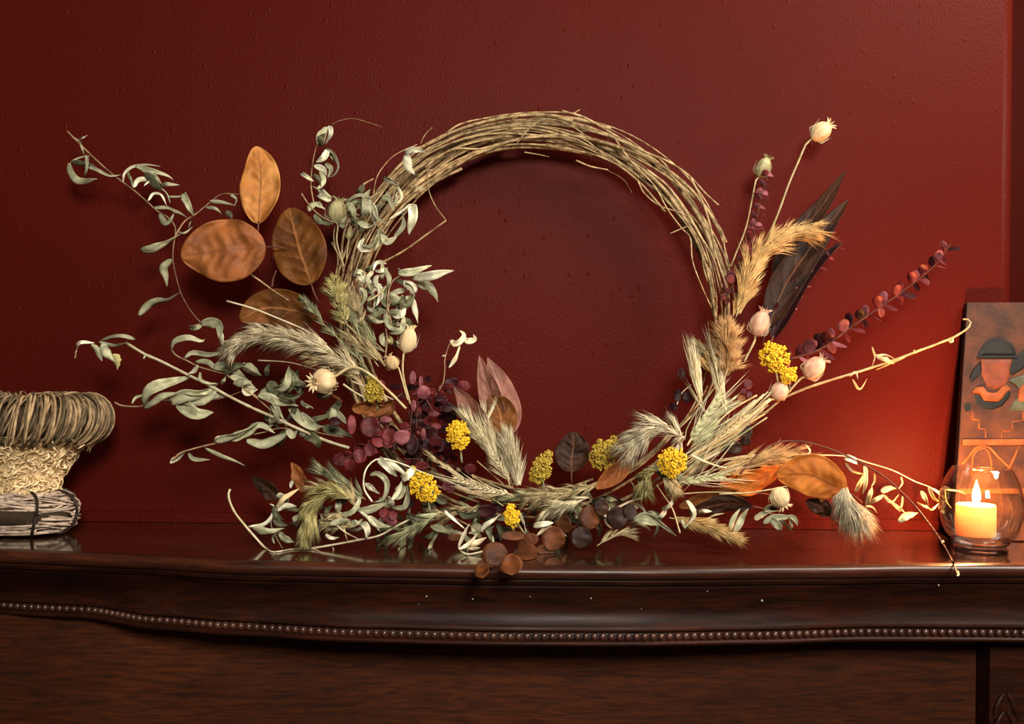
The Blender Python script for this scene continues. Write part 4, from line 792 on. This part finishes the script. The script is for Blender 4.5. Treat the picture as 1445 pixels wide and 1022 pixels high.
yarrow('G', 870, 170, 62, 125, 'yarrowdim', .075, 'narrow dull yellow flower head at bottom centre', .45)
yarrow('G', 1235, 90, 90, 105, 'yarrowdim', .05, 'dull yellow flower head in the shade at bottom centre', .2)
yarrow('J', 325, 775, 80, 85, 'yarrow', .10, 'bright yellow flower head at lower right')
yarrow('J', 850, 235, 78, 100, 'yarrow', .07, 'yellow flower head at the right of the ring', -.6, fr=8)
yarrow('J', 920, 320, 44, 56, 'yarrow', .065, 'small yellow flower head beside the rosy pod', 0)
yarrow('G', 690, 460, 50, 80, 'yarrow', .085, 'small yellow flower head low at centre', .1)
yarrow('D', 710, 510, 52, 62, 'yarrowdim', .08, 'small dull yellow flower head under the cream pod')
yarrow('E', 1200, 290, 42, 42, 'yarrowdim', .09, 'small straw-yellow bud cluster above the lower left head')
yarrow('J', 10, 690, 34, 60, 'yarrowdim', .04, 'small dull yellow cluster beside the cream plume')

# ---- seed pods
def pod(cr, x, y, rx, ry, ang, mt, e, label, stem, sw=8, crown=8, filaments=14, face=0.0):
    """ang: direction the crown points in the picture (0 = right, 90 = up); face tips the crown toward the camera"""
    s = SC(cr); c = W(cr, x, y, e); a = math.radians(ang)
    Z = (Vector((math.cos(a), 0, math.sin(a))) * math.cos(face) + Vector((0, -1, 0)) * math.sin(face)).normalized()
    X = Z.cross(Vector((0, 1, 0.01))).normalized() if abs(Z.y) < .95 else Vector((1, 0, 0)); Y = Z.cross(X)
    mb = MB(); mb.ell(c, (X * rx * s, Y * rx * s, Z * ry * s), 24, 12, 6, .06)
    root = mb.build('seed_pod', M[mt], wreath, label)
    st = WP(cr, stem, e); st = [c - Z * ry * s * .95] + st; sb = MB(); sb.tube(resample(st, 18), sw * s * .5, sw * s * .45, 6, .2, x); sb.build('stem', M['straw'], root)
    cb = MB()
    for k in range(crown):
        th = 2 * PI * k / crown; r = X * math.cos(th) + Y * math.sin(th)
        p0 = c + Z * ry * s * .82 + r * rx * s * .3; cb.leaf([p0, p0 + Z * ry * s * .25 + r * rx * s * .15, p0 + Z * ry * s * .42 + r * rx * s * .55], rx * s * .22, 0, .5, 6, 1, prof='lance', thick=.0004)
    cb.build('crown', M[mt], root)
    fb = MB()
    for k in range(filaments):
        th = 2 * PI * k / filaments + RND.uniform(-.2, .2); r = X * math.cos(th) + Y * math.sin(th)
        p0 = c - Z * ry * s; L = ry * s * RND.uniform(1.0, 1.9)
        fb.hair(p0, p0 + r * rx * s * 1.15 + Z * L * .35, p0 + r * rx * s * RND.uniform(.9, 1.5) + Z * L, .0004)
    fb.build('bracts', M['pale'], root, kind='stuff')
pod('I', 455, 92, 33, 44, 38, 'pod', .02, 'tallest cream seed pod at the upper right', [(405, 130), (370, 210), (340, 280), (300, 390), (240, 530), (190, 660)], 8)
pod('I', 248, 222, 26, 40, 65, 'podgreen', .02, 'smaller greenish seed pod left of the tallest', [(222, 265), (205, 350), (185, 440), (150, 530), (130, 580)], 6)
pod('I', 235, 785, 32, 48, 70, 'podpink', .06, 'rosy striped seed pod above the yellow flower at right', [(215, 850), (180, 920)], 8)
pod('I', 430, 945, 34, 46, 45, 'podpink', .05, 'rosy seed pod at the far right of the ring', [(380, 985), (330, 1040), (250, 1110)], 8)
pod('J', 875, 410, 42, 50, 60, 'podpink', .06, 'fuzzy seed pod under the small yellow flower', [(830, 455), (760, 510), (640, 620)], 9)
pod('K', 1085, 460, 58, 62, -60, 'pod', .085, 'cream seed pod lying over the orange leaf', [(1020, 412), (880, 432), (700, 440)], 9)
pod('D', 465, 470, 56, 60, 190, 'pod', .09, 'round cream seed pod facing forward at left', [(520, 450), (600, 402), (680, 432), (780, 520), (862, 602)], 13, 10, 18, .9)
pod('D', 870, 275, 38, 60, 80, 'pod', .08, 'oval cream seed pod inside the ring at left', [(850, 340), (848, 440), (882, 580)], 10)
pod('D', 795, 382, 30, 34, 120, 'pod', .08, 'small cream bud under the oval pod', [(825, 405), (845, 470), (870, 560)], 7, 6, 6)
pod('B', 325, 472, 46, 56, 80, 'podgreen', .05, 'greenish seed pod beside the ochre leaf', [(330, 540), (325, 620), (360, 740)], 9)
pod('B', 385, 575, 14, 32, 80, 'podgreen', .05, 'tiny seed pod among the left vines', [(380, 620), (370, 700)], 6, 5, 4)

# ------------------------------------------------------------------ woven twig urn (left)
CLAMP[0] = False
ux = P(35, 757, .105).x; uy = -.105
urn = empty('twig_urn', (ux, uy, SHELF), 'rustic flared urn of wound vines, shavings and twigs at the left end', 'urn')
M['urnvine'] = mat('weathered_vine', (180, 150, 112), (100, 78, 54), .65, 90, rvar=.3)
M['urndark'] = mat('dark_weathered_vine', (112, 94, 68), (70, 56, 40), .65, 90, rvar=.3)
M['shaving'] = mat('wood_shaving', (236, 212, 168), (196, 164, 116), .65, 70)
M['core'] = mat('dark_core', (70, 54, 38), (44, 32, 22), .8, 60)
M['twiggrey'] = mat('grey_twig', (206, 182, 160), (130, 110, 92), .65, 90, rvar=.3)
M['band'] = mat('dark_binding', (52, 36, 28), (30, 20, 16), .6, 60)
SQ = .78
def up_(R, th, z): return Vector((ux + R * math.cos(th), uy + R * SQ * math.sin(th), SHELF + z))
zr = .1405; RT = .074; rt = .0265
mb = MB(); nn_ = 40
mb.tube([up_(RT, 2 * PI * k / nn_, zr) for k in range(nn_ + 1)], rt * .72, n=14); rim = mb.build('rim', M['core'], urn, 'thick rim wound with curved vine strands')
for k in range(290):
    th = 2 * PI * k / 290 + RND.uniform(-.03, .03); lean = RND.uniform(.1, .5); ph0 = RND.uniform(-1.9, -.9) ; span = RND.uniform(3.2, 4.8); pts = []
    n = 14; rr = rt * RND.uniform(.84, 1.14)
    for i in range(n):
        ph = ph0 + span * i / (n - 1); t2 = th + lean * (i / (n - 1) - .5) * 1.1
        pts.append(up_(RT + rr * math.cos(ph), t2, zr + rr * 1.05 * math.sin(ph)))
    mb = MB(); r = RND.uniform(.0010, .0022); mb.tube(pts, r, r * .7, 5, .25, k); mb.build('vine_strand', M[RND.choice(['urnvine', 'urnvine', 'urndark'])], rim)
bodyp = [(.030, .046), (.034, .060), (.038, .075), (.047, .090), (.062, .105), (.078, .120)]
mb = MB(); vs = []; fs = []; nt_ = 36
for R, z in bodyp:
    for k in range(nt_): vs.append(up_(R + .0025 * noise.noise(Vector((k * .9, z * 90, 3))), 2 * PI * k / nt_, z))
for j in range(len(bodyp) - 1):
    for k in range(nt_): fs.append((j * nt_ + k, j * nt_ + (k + 1) % nt_, (j + 1) * nt_ + (k + 1) % nt_, (j + 1) * nt_ + k))
fs.append(tuple(range(nt_))); fs.append(tuple(len(vs) - 1 - k for k in range(nt_)))
mb.add(vs, fs); body = mb.build('body', M['shaving'], urn, 'flared body covered in curly pale wood shavings')
sh = MB()
for k in range(1500):
    u = RND.random(); z = .046 + u * .078; R = interp([(z_, r_) for r_, z_ in bodyp], z) + RND.uniform(0, .004); th = RND.uniform(0, 2 * PI)
    if math.sin(th) > .5: continue
    c = up_(R, th, z); out_ = Vector((math.cos(th), math.sin(th), 0)); a = rv(); a = (a - out_ * a.dot(out_)).normalized(); L = RND.uniform(.005, .015); b = out_.cross(a)
    p = [c, c + a * L * .4 + b * L * RND.uniform(-.3, .3) + out_ * L * .35, c + a * L + b * L * RND.uniform(-.5, .5) + out_ * RND.uniform(-.1, .2) * L]
    sh.leaf(p, RND.uniform(.0014, .0034), RND.uniform(-1.5, 1.5), RND.uniform(-1.5, 1.5), 5, 1, .2, prof='lance', thick=.0003)
sh.build('shavings', M['shaving'], body, kind='stuff')
zb_ = .0275; RB = .041; rb = .024
mb = MB(); mb.tube([up_(RB, 2 * PI * k / nn_, zb_) for k in range(nn_ + 1)], rb * .85, n=14); base = mb.build('base', M['core'], urn, 'base ring of bundled grey twigs tied with dark bands')
for k in range(280):
    ph = RND.uniform(-1.7, 2.4); th = RND.uniform(-PI - 1.2, .9); ln = RND.uniform(.5, 1.5); rr = rb * RND.uniform(.86, 1.04); dph = RND.uniform(-.9, .9) if ph > -.5 else RND.uniform(-.15, .15); pts = []
    for i in range(7):
        f = i / 6; q = ph + dph * f; pts.append(up_(RB + rr * math.cos(q), th + ln * f, max(.002, zb_ + rr * math.sin(q))))
    mb = MB(); r = RND.uniform(.0009, .0018); mb.tube(pts, r, r * .7, 5, .2, k); mb.build('twig', M['twiggrey'], base)
for th in (-1.95, -1.05, -.15, .7, -2.9):
    pts = [up_(RB + rb * 1.09 * math.cos(a), th + .04 * math.sin(a * 2), max(.0022, zb_ + rb * 1.09 * math.sin(a))) for a in [2 * PI * i / 20 for i in range(21)]]
    mb = MB(); mb.tube(pts, .0019, n=6); mb.build('binding_band', M['band'], base)

# ------------------------------------------------------------------ carved plaque leaning on the wall
M['terra'] = mat('brown_clay', (76, 42, 22), (46, 26, 16), .6, 45, bump=.0008, bscale=160, rvar=0)
M['terradark'] = mat('dark_clay_edge', (46, 26, 20), (30, 17, 13), .6, 45, rvar=0)
M['skin'] = mat('red_brown_clay', (108, 54, 30), (80, 40, 24), .55, 60, bump=.0005, rvar=0)
M['black'] = mat('black_green_glaze', (24, 24, 20), (14, 14, 12), .5, 60, rvar=0)
M['ochreglaze'] = mat('ochre_glaze', (130, 72, 34), (98, 52, 24), .5, 60, rvar=0)
M['teal'] = mat('grey_green_glaze', (74, 80, 62), (50, 55, 42), .4, 60, rvar=0)
pl_d0 = .012; pl_d1 = .085             # depth of the face at its top and at its foot
def PL(px, py, lift=0.0):
    """a point of the leaning plaque's face seen at a pixel"""
    u = (py - 427) / (763 - 427); return P(px, py, pl_d0 + (pl_d1 - pl_d0) * u + lift)
plaque = empty('carved_plaque', PL(1400, 763), 'brown clay relief plaque with a hatted figure, leaning on the wall behind the candle', 'plaque')
tl, tr, bl, br = PL(1366, 427), PL(1520, 427), PL(1346, 763), PL(1508, 763)
nrm = (tr - tl).cross(bl - tl).normalized()
if nrm.y > 0: nrm = -nrm
def slab(pts, th, nm, mt, par=plaque, lab=None, bev=.0):
    """extruded outline lying on the plaque's face: pts in pixels, th in metres"""
    mb = MB(); f0 = [PL(x, y) for x, y in pts]
    if bev:
        c = sum(f0, Vector()) / len(f0); lo = [p + nrm * .0 for p in f0]; mid = [p + nrm * th * .6 for p in f0]; hi = [p + (c - p) * bev + nrm * th for p in f0]; rings = [lo, mid, hi]
    else: rings = [[p for p in f0], [p + nrm * th for p in f0]]
    n = len(f0); vs = [p for r in rings for p in r]; fs = []
    for k in range(len(rings) - 1):
        for i in range(n): fs.append((k * n + i, k * n + (i + 1) % n, (k + 1) * n + (i + 1) % n, (k + 1) * n + i))
    fs.append(tuple((len(rings) - 1) * n + i for i in range(n))); fs.append(tuple(range(n - 1, -1, -1)))
    mb.add(vs, fs); return mb.build(nm, M[mt], par, lab, smooth=False)
mb = MB(); T_ = nrm * -.009
q = [tl, tr, br, bl]; q2 = [p + T_ for p in q]
mb.add(q + q2, [(0, 1, 2, 3), (7, 6, 5, 4), (0, 4, 5, 1), (1, 5, 6, 2), (2, 6, 7, 3), (3, 7, 4, 0)]); slabo = mb.build('clay_slab', M['terra'], plaque, smooth=False)
mb = MB(); e0 = [tl + T_ * 1.02, bl + T_ * 1.02, bl + T_ * .0, tl + T_ * .0]; off = (tl - tr).normalized() * .0012
mb.add([p for p in e0] + [p + off for p in e0], [(0, 1, 2, 3), (7, 6, 5, 4), (0, 4, 5, 1), (1, 5, 6, 2), (2, 6, 7, 3), (3, 7, 4, 0)]); mb.build('edge_band', M['terradark'], plaque, smooth=False)
def ellp(cx, cy, rx, ry, a0=0, a1=360, n=22): return [(cx + rx * math.cos(math.radians(a0 + (a1 - a0) * k / n)), cy - ry * math.sin(math.radians(a0 + (a1 - a0) * k / n))) for k in range(n + 1)]
slab(ellp(1407, 503, 26, 25, 0, 180), .003, 'hat', 'black', lab='dark rounded hat', bev=.25)
slab([(1379, 503), (1434, 503), (1435, 506), (1378, 506)], .0036, 'hat_brim', 'black')
slab([(1384, 507), (1428, 507), (1424, 530), (1418, 546), (1404, 550), (1392, 545), (1385, 530)], .0025, 'face', 'skin', lab='red-brown face of the figure', bev=.2)
slab([(1383, 510), (1385, 522), (1380, 532), (1370, 540), (1367, 535), (1372, 522)], .002, 'hair', 'black', bev=.2)
slab([(1428, 506), (1450, 490), (1460, 500), (1442, 522), (1428, 530), (1420, 526)], .002, 'hair', 'black', bev=.2)
slab([(1371, 554), (1376, 547), (1384, 546), (1390, 554), (1398, 556), (1406, 555), (1414, 546), (1420, 543), (1426, 549), (1420, 553), (1414, 562), (1408, 567), (1388, 566), (1382, 556)], .0035, 'collar', 'ochreglaze', lab='wavy ochre collar', bev=.15)
slab([(1374, 557), (1382, 562), (1388, 568), (1408, 569), (1418, 556), (1425, 552), (1425, 560), (1414, 573), (1400, 579), (1386, 577), (1378, 570)], .002, 'shawl', 'black', bev=.15)
slab(ellp(1365, 575, 5, 6), .0015, 'patch', 'black')
slab([(1423, 537), (1436, 532), (1460, 526), (1460, 580), (1422, 580), (1428, 570), (1436, 562), (1438, 550), (1432, 542)], .0025, 'bird', 'teal', lab='grey-green shape cut by the frame edge', bev=.12)
slab([(1438, 545), (1460, 532), (1460, 568), (1434, 568)], .003, 'wing', 'ochreglaze', bev=.1)
def line(pts, w_, mt_='ochreglaze'):
    mb = MB(); mb.tube([PL(x, y) + nrm * .0006 for x, y in pts], w_, n=6); mb.build('relief_line', M[mt_], plaque)
for L_ in [[(1372, 578), (1372, 592), (1381, 593), (1381, 605), (1390.5, 606), (1390.5, 618)], [(1443, 578), (1443, 594), (1428, 595), (1428, 608), (1413, 609), (1413, 619)], [(1418, 527), (1427, 508)]]:
    for a, b in zip(L_, L_[1:]): line([a, b], .0010)
slab([(1357, 621), (1506, 620), (1505, 628), (1357, 629)], .003, 'ledge', 'ochreglaze', bev=.0)
line([(1357, 655), (1366, 645), (1376, 633), (1386, 629), (1396, 632), (1408, 645), (1424, 660), (1440, 690)], .0018)
line([(1371, 672), (1372, 645), (1378, 636), (1387, 632), (1394, 637), (1398, 648), (1400, 672)], .0014)
slab([(1373, 680), (1374, 648), (1380, 640), (1387, 637), (1393, 642), (1396, 652), (1397, 680)], .0008, 'arch', 'skin', lab='arched doorway shape')
line([(1438, 628), (1430, 648), (1422, 664)], .0016)
slab([(1352, 690), (1508, 690), (1508, 697), (1352, 697)], .0025, 'ledge', 'ochreglaze')

# ------------------------------------------------------------------ glass bowl and candle
def lathe(mb, cx, cy, z0, prof, n=56, close=True):
    vs = []; fs = []; m = len(prof)
    for r, z in prof:
        for k in range(n): a = 2 * PI * k / n; vs.append((cx + r * math.cos(a), cy + r * math.sin(a), z0 + z))
    for j in range(m - 1):
        for k in range(n): fs.append((j * n + k, j * n + (k + 1) % n, (j + 1) * n + (k + 1) % n, (j + 1) * n + k))
    if close: fs.append(tuple(range(n - 1, -1, -1))); fs.append(tuple((m - 1) * n + k for k in range(n)))
    mb.add(vs, fs)
gd = .150; gx = P(1384, 775, gd).x; gy = -gd
K = (CAMD - gd) / F
def glass_mat(name, ior=1.45):
    m = bpy.data.materials.new(name); m.use_nodes = True; nt = m.node_tree; N = nt.nodes; L = nt.links
    for n in list(N):
        if n.type == 'BSDF_PRINCIPLED': N.remove(n)
    out = N['Material Output']; t = N.new('ShaderNodeBsdfTransparent'); t.inputs[0].default_value = (.97, .97, .96, 1); g = N.new('ShaderNodeBsdfGlossy'); g.inputs['Roughness'].default_value = .02
    lw = N.new('ShaderNodeLayerWeight'); lw.inputs[0].default_value = .25
    mx = N.new('ShaderNodeMixShader'); ad = N.new('ShaderNodeMath'); ad.operation = 'MAXIMUM'; sc_ = N.new('ShaderNodeMath'); sc_.operation = 'MULTIPLY'; sc_.inputs[1].default_value = .6
    lw.inputs[0].default_value = .5; sc_.inputs[1].default_value = 1.0
    L.new(lw.outputs['Facing'], sc_.inputs[0]); pw = N.new('ShaderNodeMath'); pw.operation = 'POWER'; pw.inputs[1].default_value = 2.4; L.new(sc_.outputs[0], pw.inputs[0])
    ad.operation = 'ADD'; ad.inputs[0].default_value = .035; L.new(pw.outputs[0], ad.inputs[1]); L.new(ad.outputs[0], mx.inputs[0]); L.new(t.outputs[0], mx.inputs[1]); L.new(g.outputs[0], mx.inputs[2]); L.new(mx.outputs[0], out.inputs[0])
    return m
M['glass'] = glass_mat('clear_thin_glass')
M['thickglass'] = bpy.data.materials.new('clear_thick_glass'); M['thickglass'].use_nodes = True
b_ = M['thickglass'].node_tree.nodes['Principled BSDF']; b_.inputs['Transmission Weight'].default_value = 1; b_.inputs['Roughness'].default_value = .02; b_.inputs['IOR'].default_value = 1.45; b_.inputs['Base Color'].default_value = (1, 1, 1, 1)
holder = empty('candle_holder', (gx, gy, SHELF), 'round clear glass bowl holding a lit candle on the right end of the shelf', 'candle holder')
def gz(py): return (P(1384, 776, gd).z - 0) and (P(1384, py, gd).z - SHELF)
outer = [(.020, .0028), (.030, .0032), (33 * K, .0075), (39 * K, .014), (45.5 * K, gz(755)), (51 * K, gz(743)), (55 * K, gz(728)), (56.3 * K, gz(715)), (55.3 * K, gz(700)), (52 * K, gz(686)), (47.5 * K, gz(674)), (42.5 * K, gz(665)), (40.2 * K, gz(661))]
tw_ = .0016
inner = [(r - tw_, z + (.0 if i > 4 else tw_ * 1.4)) for i, (r, z) in enumerate(outer)][::-1]
mb = MB(); sm = [(Vector((r, 0, z))) for r, z in outer]; so = [(v.x, v.z) for v in resample(sm, 40)]; si = [(v.x, v.z) for v in resample([Vector((r, 0, z)) for r, z in inner if z > .009], 36)]
lathe(mb, gx, gy, SHELF, so + [(40.2 * K - tw_ * .5, gz(661) + .0008)] + si, close=True); mb.build('glass_bowl', M['glass'], holder)
mb = MB(); lathe(mb, gx, gy, SHELF, [(.004, .0004), (.029, .0004), (.0305, .0018), (.0285, .0029), (.004, .0029)], close=True); mb.build('glass_foot', M['thickglass'], holder, 'thick round glass foot')
mb = MB(); lathe(mb, gx, gy, SHELF, [(.004, .0042), (.026, .0046), (.0315, .010), (.0335, .0155), (.024, .0168), (.012, .0168), (.004, .0168)], close=True); mb.build('thick_base', M['thickglass'], holder, 'thick clear base of the bowl')
# candle
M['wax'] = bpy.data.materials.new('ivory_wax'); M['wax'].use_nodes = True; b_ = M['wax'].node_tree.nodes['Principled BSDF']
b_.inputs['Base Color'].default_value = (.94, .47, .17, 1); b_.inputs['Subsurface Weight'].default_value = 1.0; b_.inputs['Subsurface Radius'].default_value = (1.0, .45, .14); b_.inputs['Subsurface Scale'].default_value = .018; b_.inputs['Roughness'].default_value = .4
cz0 = .0172; czt = gz(712); cr_ = 26.5 * K; cxp = P(1377, 740, gd).x
candle = empty('candle', (cxp, gy, SHELF + cz0), 'short lit ivory pillar candle inside the glass bowl', 'candle')
mb = MB(); lathe(mb, cxp, gy, SHELF, [(cr_ - .0015, cz0), (cr_, cz0 + .0015), (cr_, czt - .002), (cr_ - .0008, czt), (cr_ - .0028, czt - .0002), (cr_ - .005, czt - .0022), (.006, czt - .0035), (.001, czt - .0035)]); mb.build('wax_body', M['wax'], candle)
zc = SHELF + czt - .0036
mb = MB(); mb.tube(resample([Vector((cxp, gy, zc)), Vector((cxp + .0003, gy, zc + .004)), Vector((cxp + .0018, gy, zc + .0075))], 6), .0008, .0006, 6); mb.build('wick', M['band'], candle)
M['flame'] = bpy.data.materials.new('candle_flame'); M['flame'].use_nodes = True; nt = M['flame'].node_tree; nt.nodes.remove(nt.nodes['Principled BSDF'])
em = nt.nodes.new('ShaderNodeEmission'); em.inputs[0].default_value = (1, .60, .20, 1); em.inputs[1].default_value = 30; nt.links.new(em.outputs[0], nt.nodes['Material Output'].inputs[0])
fz = zc + .004; mb = MB(); lathe(mb, cxp + .0003, gy, fz, [(.0003, 0), (.0028, .0018), (.0046, .0055), (.0050, .009), (.0042, .014), (.0027, .0195), (.0012, .0245), (.0002, .0285)], 20); mb.build('flame', M['flame'], candle)
l = bpy.data.lights.new('candle_light', 'POINT'); l.energy = 20; l.color = (1.0, .42, .14); l.shadow_soft_size = .007
lo_ = bpy.data.objects.new('candle_light', l); COL.objects.link(lo_); lo_.location = (cxp, gy, fz + .013)
